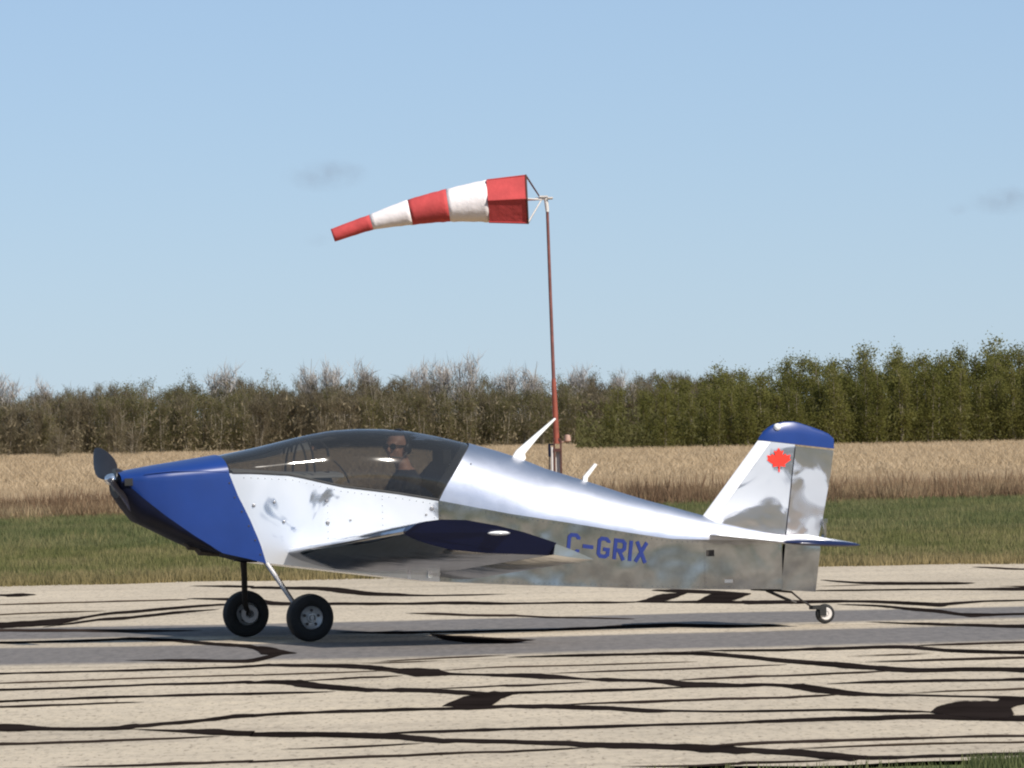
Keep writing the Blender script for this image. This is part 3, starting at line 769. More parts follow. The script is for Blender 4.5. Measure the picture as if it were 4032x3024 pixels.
# undergrowth that closes the foot of both woods
def thicket(n, xr, yr, zr, s):
    c = np.stack([rng.uniform(*xr, n), rng.uniform(*yr, n), rng.uniform(*zr, n) * rng.random(n)], 1)
    u = rng.normal(size=(n, 3)); u[:, 2] += 1.0; u /= np.linalg.norm(u, axis=1)[:, None]
    w = np.cross(u, rng.normal(size=(n, 3))); w /= np.linalg.norm(w, axis=1)[:, None]
    k = rng.uniform(.5, 1.3, (n, 1)) * s
    V = np.stack([c - w * k * .22, c + w * k * .22, c + u * k * 1.3], 1).reshape(-1, 3)
    return V, np.arange(3 * n).reshape(-1, 3)
M['under'] = mat_foliage('brown undergrowth', (.115, .094, .058), (.205, .168, .105), .8, .3)
M['under_green'] = mat_foliage('green undergrowth', (.062, .062, .022), (.125, .118, .044), .8, .3)
stuff('undergrowth', 'brown undergrowth at the foot of the left wood', [thicket(42000, (-48, 13), (426, 452), (0, 3.2), .22)], M['under'])
stuff('far_wood', 'brown wood running on along the field far to the left', [thicket(60000, (-150, -42), (426, 452), (0, 5.2), .32)], M['under'])
stuff('far_grove', 'green brush running on far to the right of the grove', [thicket(50000, (37, 130), (356, 374), (0, 5.4), .32)], M['under_green'])
stuff('grove_undergrowth', 'dark green undergrowth at the foot of the right grove', [thicket(26000, (3, 38), (355, 372), (0, 2.6), .20)], M['under_green'])

# ------------------------------------------------------------------ the aircraft
# local frame: x aft from the main axle, p = port (towards the camera) = -Y, z up from the runway
plane = empty('light_aircraft', (-1.680, 53.119, .004), R(19.0))
tag(plane, 'polished aluminium and blue single-seat taildragger aircraft standing on the runway', 'aircraft')
def A(x, p, z): return Vector((x, -p, z))

HALF_X = [-1.35, -.25, .3, 1.2, 3.7, 3.85]; HALF_W = [.16, .29, .30, .30, .05, .035]
def fw(x): return interp(x, HALF_X, HALF_W)
def f_bot(x): return interp(x, [-.45, -.13, 1.03, 1.73, 2.22, 2.81, 3.41, 3.77], [.58, .538, .386, .341, .316, .285, .266, .256])
def f_sill(x): return interp(x, [-.45, -.25, .05, .2, .41, .80, 1.10, 1.64, 2.13, 2.62, 2.90, 3.2, 3.77], [1.168, 1.164, 1.143, 1.106, 1.056, 1.003, .950, .845, .765, .680, .636, .622, .604])
def f_top(x): return interp(x, [-.42, -.136, .051, .237, .424, .611, .798, .986, 1.173, 1.323, 1.436, 1.643, 1.831, 2.019, 2.208, 2.398, 2.588, 2.779, 2.97, 3.16, 3.5, 3.77],
                            [1.292, 1.342, 1.382, 1.423, 1.452, 1.461, 1.457, 1.441, 1.406, 1.371, 1.342, 1.285, 1.223, 1.147, 1.089, 1.028, .965, .906, .855, .80, .72, .66])
def cowl_rear(z): return interp(z, [.54, .663, .823, 1.0, 1.161, 1.298], [-.153, -.192, -.262, -.348, -.405, -.425])
def canopy_rear(z): return interp(z, [.94, .97, 1.05, 1.127, 1.25, 1.342], [1.115, 1.13, 1.175, 1.237, 1.335, 1.436])

def grid(fn, nu, nv):
    V = [fn(i / nu, j / nv) for i in range(nu + 1) for j in range(nv + 1)]
    F = [(i * (nv + 1) + j, (i + 1) * (nv + 1) + j, (i + 1) * (nv + 1) + j + 1, i * (nv + 1) + j + 1) for i in range(nu) for j in range(nv)]
    return V, F

def skin(name, x0, x1, mat, side, off=0.0, label=None, lo=None, hi=None):
    """flat side skin between stations; x0/x1 may be functions of height"""
    def fn(u, v):
        z = 0.0; x = 0.0
        for _ in range(5):
            a = x0(z) if callable(x0) else x0; b = x1(z) if callable(x1) else x1
            x = a + (b - a) * u
            zl, zh = f_bot(x), f_sill(x)
            z = zl + (zh - zl) * v
        return A(x, side * (fw(x) + off), z)
    V, F = grid(fn, 24, 10)
    o = mobj(name, V, F, mat, plane, True)
    if label: o['label'] = label
    return o

for sd in (1, -1):
    skin('forward_skin', lambda z: cowl_rear(z) - .06, 1.112, M['alu_front'], sd, 0.0, 'bright satin aluminium side skin below the canopy' if sd > 0 else None)
    skin('aft_skin', 1.112, 3.16, M['alu_mirror'], sd, .002, 'dull mirror-polished rear side skin' if sd > 0 else None)
    skin('tail_skin', 3.16, 3.77, M['alu_mirror'], sd, .0035)
def fn(u, v):
    x = -.20 + u * (3.77 + .20); return A(x, (v * 2 - 1) * fw(x), f_bot(x) - .004 * (1 - (v * 2 - 1) ** 2))
V, F = grid(fn, 30, 6); mobj('belly_skin', V, F, M['alu_mirror'], plane, True)
# stern post closing the tail
V, F = loft([[A(3.772, -.043, f_bot(3.77)), A(3.772, .043, f_bot(3.77)), A(3.772, .043, .604), A(3.772, -.043, .604)], [A(3.776, -.043, f_bot(3.77)), A(3.776, .043, f_bot(3.77)), A(3.776, .043, .604), A(3.776, -.043, .604)]], True, True, True)
mobj('stern_post', V, F, M['alu_mirror'], plane)

def upper(x0, x1, off=0.0, nu=40, nv=24, e=.92, bulge=0.0):
    """rounded upper surface from port sill over the top to starboard sill"""
    def fn(u, v):
        t = math.pi * v; z = 1.1; x = 0.0
        c, s = math.cos(t), math.sin(t)
        for _ in range(8):
            a = x0(z) if callable(x0) else x0; b = x1(z) if callable(x1) else x1
            x = a + (b - a) * u
            ee = e + .40 * min(1, max(0, (x - 1.3) / .6))       # the deck grows a soft ridge behind the canopy
            cx = math.copysign(abs(c) ** ee, c); sx = abs(s) ** ee
            zs, zt = f_sill(x), f_top(x)
            z = zs + (zt - zs) * sx
        return A(x, cx * (fw(x) + off + bulge * max(0, 1 - ((x - .93) / .60) ** 2) * min(1, sx * 4)), z + off * sx)
    return grid(fn, nu, nv)
V, F = upper(lambda z: canopy_rear(z), 3.77, .003); mobj('turtle_deck', V, F, M['alu_deck'], plane, True)['label'] = 'rounded brushed aluminium deck behind the canopy'
V, F = upper(lambda z: cowl_rear(z) - .01, lambda z: canopy_rear(z) - .015, -.004, bulge=.05); mobj('canopy', V, F, M['canopy'], plane, True)['label'] = 'smoke-tinted bubble canopy'
V, F = upper(lambda z: canopy_rear(z) - .075, lambda z: canopy_rear(z) + .006, -.009, 4, 24); mobj('canopy_frame', V, F, M['interior'], plane, True)
V, F = upper(lambda z: cowl_rear(z) - .02, lambda z: cowl_rear(z) + .018, -.008, 3, 24); mobj('windscreen_frame', V, F, M['interior'], plane, True)
for sd in (1, -1):
    path = [A(x, sd * (fw(x) - .004), f_sill(x) + .004) for x in np.linspace(-.38, 1.12, 16)]
    V, F = tube(path, .010, 6); mobj('sill_rail', V, F, M['interior'], plane, True)

# cowling
def c_top(x): return interp(x, [-1.19, -1.15, -.876, -.6, -.42, 0], [1.150, 1.190, 1.234, 1.272, 1.298, 1.34])
def c_bot(x): return interp(x, [-1.20, -1.156, -1.094, -1.02, -.877, -.732, -.586, -.42, -.27, -.15], [1.085, 1.018, .93, .84, .775, .705, .642, .602, .566, .532])
def c_split(x): return max(interp(x, [-1.20, -1.169, -1.097, -1.008, -.864, -.665, -.466, -.38, -.15], [1.15, 1.14, 1.09, 1.005, .885, .742, .617, .592, .536]), c_bot(x) + .004)
def c_w(x): return interp(x, [-1.20, -1.17, -1.12, -1.0, -.85, -.6, -.42, -.3, -.1], [.10, .135, .175, .222, .250, .272, .282, .292, .300])
def c_knee(x): return max(interp(x, [-1.2, -1.0, -.42], [1.125, 1.14, 1.166]), c_split(x) + .003)
def c_up(u, v):
    k = min(v, 1 - v) * 2; sg = 1 if v < .5 else -1          # 0 at the split line, 1 on top
    if k < .55:                                              # nearly flat flank
        q = k / .55; h = .54 + (1.164 - .54) * q
        x = -1.145 + (cowl_rear(h) + 1.145) * u
        zs, zk = c_split(x), c_knee(x)
        return A(x, sg * c_w(x) * (1 - .05 * (1 - q) ** 2 * (1 - u)), zs + (zk - zs) * q)
    q = (k - .55) / .45 * math.pi / 2; h = 1.164 + .134 * math.sin(q)
    x = -1.145 + (cowl_rear(h) + 1.145) * u
    zk, zt = c_knee(x), c_top(x)
    return A(x, sg * c_w(x) * max(math.cos(q), 0) ** .9, zk + (zt - zk) * math.sin(q) ** .9)
V, F = grid(c_up, 26, 40); mobj('upper_cowling', V, F, M['blue'], plane, True)['label'] = 'glossy blue engine cowling'
def c_lo(u, v):
    t = math.pi * v; c, s = math.cos(t), math.sin(t); e = .8
    cx = math.copysign(abs(c) ** e, c); sx = abs(s) ** e
    x = -1.148 + (-.16 + 1.148) * u
    zs, zb = c_split(x), c_bot(x)
    return A(x, cx * (c_w(x) - .004), zs - (zs - zb) * sx + .004)
V, F = grid(c_lo, 30, 20); mobj('lower_cowling', V, F, M['black'], plane, True)['label'] = 'black underside of the cowling with the air inlet'
# nose face
ring = [A(-1.146, .158 * math.cos(a), 1.095 + .088 * math.sin(a)) for a in np.linspace(0, 2 * math.pi, 20, endpoint=False)]
V, F = loft([ring, [Vector((v.x - .004, v.y * .2, 1.095 + (v.z - 1.095) * .2)) for v in ring]], True, False, True)
mobj('nose_plate', V, F, M['black'], plane)
for sd in (1, -1):
    V, F = box(A(-1.098, sd * .178, 1.122), (.055, .03, .050), Matrix.Rotation(R(-sd * 28), 3, 'Z')); mobj('air_inlet', V, F, M['interior'], plane)
V, F = tube([A(-1.0, .262 * .84, 1.175), A(-.8, .245, 1.19), A(-.6, .262, 1.185), A(-.42, .278, 1.178)], [.003, .006, .007, .006], 6, .8); mobj('cowl_hinge', V, F, M['blue'], plane, True)
for k, (x, r) in enumerate(((-.66, .030), (-.58, .038), (-.52, .026))):
    V, F = tube([A(x, .06, c_bot(x) + .03), A(x + .02, .07, c_bot(x) - .010), A(x + .09, .07, c_bot(x) - .018)], [r, r * .9, r * .7], 8)
    mobj('exhaust_stub', V, F, M['dark_steel'], plane, True)

for sd in (1, -1):
    for z in (.60, .70, .80, .90, 1.0, 1.10):
        x = cowl_rear(z) - .022
        V, F = lathe([(.001, -sd * .004), (.006, -sd * .003), (.0075, sd * .002)], A(x, sd * c_w(x), z), 8); mobj('cowl_screw', V, F, M['dark_steel'], plane, True)
# propeller and spinner
HUB = A(-1.178, 0, 1.142)
V, F = lathe([(.002, -.045), (.02, -.040), (.034, -.025), (.042, .0), (.044, .03), (.044, .05)], HUB, 20, 'x'); mobj('spinner', V, F, M['chrome'], plane, True)
V, F = lathe([(.002, -.01), (.078, -.008), (.08, .025), (.07, .05), (.002, .052)], HUB + Vector((.03, 0, -.005)), 20, 'x'); mobj('propeller_hub', V, F, M['prop'], plane, True)
def blade(sgn, ang, length):
    d = Vector((0, math.sin(ang) * sgn, math.cos(ang) * sgn))          # along the blade, in the disc
    ch = Vector((0, d.z, -d.y)); rings = []
    for s, c, tw, th in ((.05, .075, 66, .036), (.14, .125, 60, .028), (.26, .160, 55, .020), (.42, .168, 50, .015), (.58, .152, 45, .011), (.74, .120, 41, .009), (.87, .082, 38, .007), (.95, .048, 36, .005), (1.0, .012, 35, .003)):
        tw = R(tw); cd = -ch * math.cos(tw) + Vector((1, 0, 0)) * math.sin(tw); nd = d.cross(cd).normalized()
        o = HUB + Vector((.01, 0, 0)) + d * (s * length) + Vector((.14 * d.z * s * length, 0, 0))
        rings.append([o + cd * (c * .5 * math.cos(a)) + nd * (th * .5 * math.sin(a)) for a in np.linspace(0, 2 * math.pi, 12, endpoint=False)])
    V, F = loft(rings, True, True, True)
    return mobj('propeller_blade', V, F, M['prop'], plane, True)
blade(1, R(68), .57); blade(-1, R(68), .57)

# wings
UP = [(0, 0), (.004, .012), (.0125, .022), (.03, .036), (.08, .058), (.15, .077), (.285, .095), (.45, .092), (.6, .080), (.78, .052)]
LO = [(.004, -.008), (.0125, -.014), (.03, -.021), (.08, -.034), (.15, -.044), (.256, -.054), (.45, -.044), (.6, -.026), (.78, -.006)]
CH = 1.32
def wing_pt(f, o, p):
    s = (p - .3) / 2.7
    x0 = .010; z0 = .612 + .172 * s
    a = R(9.8)
    return x0 + CH * (f * math.cos(a) + o * math.sin(a)), z0 + CH * (-f * math.sin(a) + o * math.cos(a))
def wing_ring(sec, p, sd, shrink=1.0):
    out = []
    mo = sum(o for _, o in sec) / len(sec)
    for f, o in sec:
        x, z = wing_pt(f if shrink == 1 else .39 + (f - .39) * shrink, o if shrink == 1 else mo + (o - mo) * shrink, p); out.append(A(x, sd * p, z))
    return out
MAIN = UP + LO[::-1]
FLAP = [(.782, .050), (.86, .036), (.94, .017), (1.0, .001), (.94, -.004), (.86, -.006), (.782, -.006)]
for sd in (1, -1):
    V, F = loft([wing_ring(MAIN, p, sd) for p in (.27, .8, 1.4, 2.0, 2.6, 2.86)], True, True, True); mobj('wing_panel', V, F, M['alu_wing'], plane, True)
    tip = []
    for f, o in MAIN:                    # upswept tip: the upper skin reaches further out than the lower
        up = interp(f, [q[0] for q in UP], [q[1] for q in UP]); lo = interp(f, [0] + [q[0] for q in LO], [0] + [q[1] for q in LO])
        k = (o - lo) / max(up - lo, 1e-4) if f > .001 else .5
        pp = 2.875 + .125 * k; x, z = wing_pt(f, o, pp); tip.append(A(x, sd * pp, z))
    V, F = loft([wing_ring(MAIN, 2.862, sd, 1.004), tip], True, True, True); mobj('wing_tip', V, F, M['navy'], plane, True)['label'] = 'dark blue upswept wing tip cap'
    V, F = loft([wing_ring(FLAP, p, sd) for p in (1.52, 2.2, 2.965)], True, True, True); mobj('aileron', V, F, M['alu_wing'], plane, True)
    V, F = loft([wing_ring(FLAP, p, sd) for p in (.33, .9, 1.505)], True, True, True); mobj('flap', V, F, M['alu_wing'], plane, True)
    x, z = wing_pt(.48, .060, 2.97)
    V, F = ball(A(x, sd * 2.965, z), (.085, .035, .018), 12, 8); mobj('position_light', V, F, M['lamp'], plane, True)
# wing root fairing bracket under the flap
V, F = box(A(1.035, .31, .425), (.030, .016, .036)); mobj('flap_bracket', V, F, M['chrome'], plane)
V, F = tube([A(.95, .31, .452), A(1.03, .31, .452)], [.012, .020], 8); mobj('flap_rod', V, F, M['interior'], plane)

# tail plane
def stab_ring(xa, xb, p, z, sd, th, part):
    n = 14; out = []
    for k in range(n):
        a = 2 * math.pi * k / n; f = .5 - .5 * math.cos(a)
        y = math.sin(a)
        out.append(A(xa + (xb - xa) * f, sd * p, z + math.copysign(abs(y) ** .8, y) * th - (xa + (xb - xa) * f - 3.6) * .055))
    return out
for sd in (1, -1):
    V, F = loft([stab_ring(3.19, 3.80, .045, .640, sd, .026, 0), stab_ring(3.45, 3.80, .90, .600, sd, .020, 0)], True, True, True); mobj('stabilizer', V, F, M['alu_satin'], plane, True)
    V, F = loft([stab_ring(3.805, 4.03, .05, .640, sd, .022, 1), stab_ring(3.805, 4.02, .90, .600, sd, .016, 1)], True, True, True); mobj('elevator', V, F, M['alu_satin'], plane, True)
    V, F = loft([stab_ring(3.452, 4.022, .902, .600, sd, .021, 0), stab_ring(3.49, 4.02, .95, .597, sd, .018, 0), stab_ring(3.56, 4.0, .965, .596, sd, .006, 0)], True, True, True); mobj('stabilizer_tip', V, F, M['navy'], plane, True)

# fin, rudder
def fin_le(z): return interp(z, [.70, .762, 1.323, 1.45], [3.12, 3.17, 3.626, 3.73])
def fin_hinge(z): return interp(z, [.25, .63, 1.272, 1.35], [3.766, 3.812, 3.899, 3.912])
def rud_te(z): return interp(z, [.234, .56, .633, .741, 1.103, 1.249, 1.3], [4.041, 4.087, 4.070, 4.101, 4.176, 4.199, 4.205])
def fin_sec(z, d0, d1, n):
    xl, xh = fin_le(z), fin_hinge(z) - .006; L = xh - xl
    a = d0 if d0 < 1 else 0; pts = []
    for k in range(n + 1):
        d = (d0 + (d1 - d0) * k / n) if d1 is not None else d0 + (L - d0) * k / n
        t = .034 * math.sqrt(min(1, max(d, 0) / .10)) if d < .10 else .034 - .010 * (d - .10) / .6
        pts.append((xl + d, max(t, .001)))
    return pts
def cap_low(x): return interp(x, [3.626, 4.199], [1.321, 1.249])
def fin_panel(name, d0, d1, mat, label=None, n=6):
    objs = []
    V, F = [], []
    NZ = 22
    for sd in (1, -1):
        ringz = []
        for i in range(NZ + 1):
            row = []
            for k in range(n + 1):
                zz = .66
                for _ in range(4):
                    L = fin_hinge(zz) - .006 - fin_le(zz)
                    d = (d0 + (d1 - d0) * k / n) if d1 is not None else min(d0, L) + (L - min(d0, L)) * k / n
                    x = fin_le(zz) + d
                    zlo = max(.62, f_top(x) - .03) if d > .02 else .70
                    zz = zlo + (cap_low(x) - .001 - zlo) * i / NZ
                tk = .040 - .006 * (zz - .65) / .65
                t = tk * math.sqrt(d / .10) if d < .10 else tk - .25 * tk * (d - .10) / .6
                row.append(A(x, sd * max(t, .0008), zz))
            ringz.append(row)
        V, F = merge((V, F), loft(ringz, False))
    o = mobj(name, V, F, mat, plane, True)
    if label: o['label'] = label
    return o
fin_panel('fin_leading_edge', 0.0, .098, M['fin_edge'], 'broad leading edge of the fin, its bright reflection painted white')
fin_panel('fin_skin', .1, None, M['alu_fin'], 'fin skin with reflection patches put into its colour')
V, F = [], []
for sd in (1, -1):
    rows = []
    for i in range(31):
        z0 = .250 + (1.276 - .250) * i / 30; row = []
        for k in range(7):
            f = k / 6; xh = fin_hinge(z0) + .004; x = xh + (rud_te(z0) - xh) * f
            zz = z0 + (cap_low(x) - cap_low(xh)) * (i / 30) + (-.02 * f * (1 - i / 30))
            row.append(A(x, sd * (.024 * (1 - f) + .0015), zz))
        rows.append(row)
    V, F = merge((V, F), loft(rows, False))
rud = mobj('rudder', V, F, [M['alu_rudder'], M['alu_mirror']], plane, True)
for q in rud.data.polygons:
    if q.center.z < .60: q.material_index = 1
rud.data.update(); rud['label'] = 'tall polished rudder reaching to the keel'
rings = []
for x in np.linspace(3.628, 4.204, 16):
    zb = cap_low(x) + .002; zt = interp(x, [3.626, 3.667, 3.71, 3.755, 3.83, 3.911, 4.065, 4.16, 4.201, 4.21], [1.332, 1.386, 1.418, 1.439, 1.452, 1.450, 1.400, 1.362, 1.335, 1.30])
    zt = max(zt, zb + .006)
    t = interp(x, [3.626, 3.68, 3.75, 3.9, 4.205], [.004, .026, .036, .034, .006])
    rings.append([A(x, t, zb), A(x, t * .98, zb + (zt - zb) * .45), A(x, t * .8, zb + (zt - zb) * .78), A(x, t * .4, zb + (zt - zb) * .96), A(x, 0, zt),
                  A(x, -t * .4, zb + (zt - zb) * .96), A(x, -t * .8, zb + (zt - zb) * .78), A(x, -t * .98, zb + (zt - zb) * .45), A(x, -t, zb)])
V, F = loft(rings, True, True, True); mobj('fin_tip', V, F, M['blue'], plane, True)['label'] = 'blue rounded fin tip'
V, F = ball(A(3.764, .028, 1.414), (.028, .026, .026), 12, 8); mobj('tail_light', V, F, M['white'], plane, True)
V, F = box(A(4.112, .012, .668), (.020, .05, .12)); V2, F2 = box(A(4.118, .012, .735), (.035, .03, .03)); mobj('rudder_tab', *merge((V, F), (V2, F2)), M['alu_mirror'], plane)

# antennas
def fin_blade(pts, th, name):
    r1 = [A(x, th, z) for x, z in pts]; r2 = [A(x, -th, z) for x, z in pts]
    V, F = loft([r1, r2], True, True, True); return mobj(name, V, F, M['white'], plane)
fin_blade([(1.765, 1.236), (1.800, 1.285), (1.952, 1.403), (2.090, 1.509), (2.098, 1.501), (1.970, 1.381), (1.862, 1.262), (1.866, 1.225), (1.835, 1.198)], .009, 'antenna_blade')
fin_blade([(2.292, 1.056), (2.297, 1.090), (2.385, 1.182), (2.402, 1.172), (2.328, 1.080), (2.325, 1.048)], .008, 'antenna_stub')

# registration letters on the port rear skin
def stroke(pts, t):
    P = [Vector((a, b)) for a, b in pts]; L, Rr = [], []
    for i, p in enumerate(P):
        d0 = (P[i] - P[i - 1]).normalized() if i else (P[1] - P[0]).normalized()
        d1 = (P[i + 1] - P[i]).normalized() if i < len(P) - 1 else d0
        m = (d0 + d1).normalized(); nrm = Vector((-m.y, m.x)); k = t / 2 / max(.5, nrm.dot(Vector((-d0.y, d0.x))))
        L.append(p + nrm * k); Rr.append(p - nrm * k)
    return L, Rr
G = {'C': [[(.56, .74), (.56, .82), (.44, .93), (.18, .93), (.07, .82), (.07, .18), (.18, .07), (.44, .07), (.56, .18), (.56, .26)]],
     '-': [[(.02, .45), (.58, .45)]],
     'G': [[(.56, .76), (.56, .82), (.44, .93), (.18, .93), (.07, .82), (.07, .18), (.18, .07), (.44, .07), (.56, .18), (.56, .42), (.30, .42)]],
     'R': [[(.07, 0), (.07, .93), (.44, .93), (.56, .82), (.56, .56), (.44, .45), (.14, .45)], [(.32, .40), (.56, 0)]],
     'I': [[(.10, 0), (.10, 1)]], 'X': [[(.04, 0), (.56, 1)], [(.04, 1), (.56, 0)]]}
def letter(ch, xa, h):
    z0 = .520 - .137 * (xa - 2.33); k = 0
    V, F = [], []
    for st in G[ch]:
        L, Rr = stroke(st, .185); o = len(V)
        for a, b in zip(L, Rr):
            for q in (a, b):
                x = xa + q.x * h + math.tan(R(7)) * q.y * h; z = z0 - .137 * (x - xa) + q.y * h
                V.append(A(x, fw(x) + .0055 + k * .0005, z))
        for i in range(len(st) - 1): F.append((o + 2 * i, o + 2 * i + 2, o + 2 * i + 3, o + 2 * i + 1))
        k += 1
    return mobj('registration_letter', V, F, M['letter'], plane, fix=False)
for ch, xa in (('C', 2.085), ('-', 2.200), ('G', 2.318), ('R', 2.443), ('I', 2.558), ('X', 2.612)):
    letter(ch, xa, .146)

# maple leaf on the fin
half = [(0, 1), (.15, .72), (.33, .80), (.24, .36), (.28, .33), (.48, .56), (.54, .42), (.83, .47), (.74, .19), (.85, .12), (.40, -.22), (.45, -.40), (.04, -.34), (.04, -.78)]
pts = half + [(-a, b) for a, b in half[:0:-1]]
for sd in (1, -1):
    V = [A(3.768 + a * .108, sd * (.0405 - b * .0009), 1.168 + b * .098) for a, b in pts] + [A(3.768, sd * .0405, 1.168 + .02)]
    n = len(pts); F = [(i, (i + 1) % n, n) for i in range(n)]
    mobj('maple_leaf', V, F, M['leaf_red'], plane, fix=False)['label'] = 'red maple leaf emblem on the fin'

# undercarriage
def wheel(c, r, w, sd, tail=False):
    root = mobj('wheel', *lathe([(.020, -w * .62), (.020, w * .62)], c, 10), M['dark_steel'], plane, True)
    prof = [(r * .50, -w * .42), (r * .60, -w * .5), (r * .80, -w * .52), (r * .93, -w * .42), (r * .985, -w * .22), (r, 0), (r * .985, w * .22), (r * .93, w * .42), (r * .80, w * .52), (r * .60, w * .5), (r * .50, w * .42)]
    mobj('tyre', *lathe(prof, c, 40), M['rubber'], root, True)
    rp = [(r * .50, -w * .36), (r * .47, -w * .50 if tail else -w * .40), (r * .40, -w * .30), (r * .22, -w * .26), (r * .18, -w * .46), (.002, -w * .47)]
    if tail: rp = [(r * .64, -w * .505), (r * .58, -w * .58), (r * .40, -w * .54), (r * .22, -w * .52), (r * .18, -w * .62), (.002, -w * .63)]
    rp2 = [(a, -b) for a, b in rp]
    rim_m = M['rim'] if not tail else M['pale_post']
    mobj('rim', *merge(lathe(rp, c, 28), lathe(rp2, c, 28), lathe([(r * .50, -w * .36), (r * .50, w * .36)], c, 28)), rim_m, root, True)
    if not tail:
        V, F = [], []
        for k in range(5):
            a = k * 2 * math.pi / 5 + .3
            V, F = merge((V, F), lathe([(.010, -w * .24), (.010, -w * .36), (.002, -w * .365)], Vector(c) + Vector((r * .31 * math.cos(a), 0, r * .31 * math.sin(a))), 8))
            V, F = merge((V, F), lathe([(.010, w * .24), (.010, w * .36), (.002, w * .365)], Vector(c) + Vector((r * .31 * math.cos(a), 0, r * .31 * math.sin(a))), 8))
        mobj('hub_bolts', V, F, M['dark_steel'], root, True)
    return root
for sd in (1, -1):
    wheel(A(.012, sd * .755, .1655), .166, .115, sd)
    path = [A(-.16, sd * .23, .58), A(-.115, sd * .36, .46), A(-.04, sd * .60, .245), A(.005, sd * .685, .175)]
    V, F = tube(path, [.024, .022, .020, .018], 10, .6); mobj('gear_leg', V, F, M['steel'] if sd > 0 else M['dark_steel'], plane, True)  # far leg gets a darker metal: its shade is put into the colour
    V, F = lathe([(.03, -.012), (.062, -.012), (.062, .006), (.03, .006)], A(.012, sd * .672, .1655), 20); mobj('brake_disc', V, F, M['steel'], plane, True)
    V, F = tube([A(.012, sd * .66, .1655), A(.012, sd * .80, .1655)], .014, 8); mobj('axle', V, F, M['dark_steel'], plane, True)
wheel(A(4.112, 0, .071), .071, .045, 1, True)
V, F = tube([A(3.55, 0, .262), A(3.70, 0, .250), A(3.86, 0, .232), A(3.93, 0, .175), A(4.02, 0, .118)], [.016, .015, .013, .012, .012], 8, .6); mobj('tail_spring', V, F, M['dark_steel'], plane, True)
V, F = tube([A(3.66, .02, .250), A(3.78, .03, .195), A(3.88, .03, .155)], [.012, .012, .010], 6); mobj('steering_link', V, F, M['dark_steel'], plane, True)
V, F = merge(box(A(4.04, 0, .118), (.07, .075, .028)), box(A(4.085, .034, .095), (.05, .008, .075)), box(A(4.085, -.034, .095), (.05, .008, .075))); mobj('tail_fork', V, F, M['rubber'], plane)

# small fittings on the port side
for x, z, r in ((-.086, .961, .010), (-.235, .941, .012), (.293, .961, .012), (-.019, .823, .011), (.298, .809, .014), (.465, .825, .008), (1.063, .891, .016), (1.02, .85, .008)):
    V, F = lathe([(.001, -.012), (r * .8, -.011), (r, -.006), (r, .004)], A(x, fw(x), z), 12); mobj('skin_fastener', V, F, M['steel'], plane, True)
V, F = box(A(3.347, fw(3.347) + .004, .325), (.062, .006, .022)); mobj('step_placard', V, F, M['white'], plane)
V, F = box(A(3.205, fw(3.205) + .004, .527), (.062, .006, .045)); mobj('inspection_cover', V, F, M['dark_steel'], plane)
# rivet rows along the seams, one strip per seam
def rivets(pts, name='rivet_row'):
    V, F = [], []
    for q in pts:
        V, F = merge((V, F), lathe([(.001, -.0028), (.0032, -.002), (.0042, .001)], q, 6))
    return mobj(name, V, F, M['alu_mirror'], plane, True)
rivets([A(1.125, fw(1.125) + .003, z) for z in np.arange(.42, .93, .035)])
rivets([A(3.172, fw(3.172) + .0045, z) for z in np.arange(.29, .61, .03)])
rivets([A(x, fw(x) + .003, f_sill(x) - .018) for x in np.arange(1.15, 3.15, .04)])
rivets([A(x, fw(x) + .003, f_bot(x) + .015) for x in np.arange(1.15, 3.75, .04)])

for x in (.30, .70, 1.08):
    rivets([A(x, fw(x) + .001, z) for z in np.arange(f_bot(x) + .04, f_sill(x) - .03, .045)])
rivets([A(x, fw(x) + .001, f_sill(x) - .030) for x in np.arange(-.30, 1.08, .05)])
# cockpit
def tub(u, v):
    x = -.35 + u * 1.62
    w = fw(x) - .012; lo = f_bot(x) + .03; hi = f_sill(x) - .002
    path = [(w, hi), (w, lo), (-w, lo), (-w, hi)]
    k = v * 3; i = min(int(k), 2); t = k - i
    return A(x, path[i][0] + (path[i + 1][0] - path[i][0]) * t, path[i][1] + (path[i + 1][1] - path[i][1]) * t)
V, F = grid(tub, 14, 12); mobj('cockpit_tub', V, F, M['interior'], plane)
V, F = loft([[A(1.28, .285, .45), A(1.30, .285, .93), A(1.38, .22, 1.20), A(1.40, 0, 1.30), A(1.38, -.22, 1.20), A(1.30, -.285, .93), A(1.28, -.285, .45)], [A(1.29, .285, .45), A(1.31, .285, .93), A(1.39, .22, 1.20), A(1.41, 0, 1.30), A(1.39, -.22, 1.20), A(1.31, -.285, .93), A(1.29, -.285, .45)]], True, True, True)
mobj('rear_bulkhead', V, F, M['interior'], plane)
V, F = loft([[A(.36, .27, .60), A(.36, .27, 1.07), A(.36, .16, 1.165), A(.36, -.16, 1.165), A(.36, -.27, 1.07), A(.36, -.27, .60)], [A(.34, .27, .60), A(.34, .27, 1.07), A(.34, .16, 1.165), A(.34, -.16, 1.165), A(.34, -.27, 1.07), A(.34, -.27, .60)]], True, True, True)
ip = mobj('instrument_panel', V, F, M['interior'], plane)
for y, z in ((.12, 1.08), (0, 1.08), (-.12, 1.08), (.06, .97), (-.06, .97)):
    V, F = lathe([(.001, .012), (.038, .012), (.042, .004), (.042, 0)], A(.362, y, z), 16, 'x'); mobj('gauge', V, F, M['headset'], ip, True)
def gs(u, v):
    x = -.36 + u * .80; w = min(fw(x) - .03, .25); t = math.pi * v
    return A(x, w * math.cos(t), f_sill(min(x, .05)) - .02 + .055 * math.sin(t) ** .7 * (1 - .25 * u))
V, F = grid(gs, 10, 14); mobj('glareshield', V, F, M['glare'], plane, True)
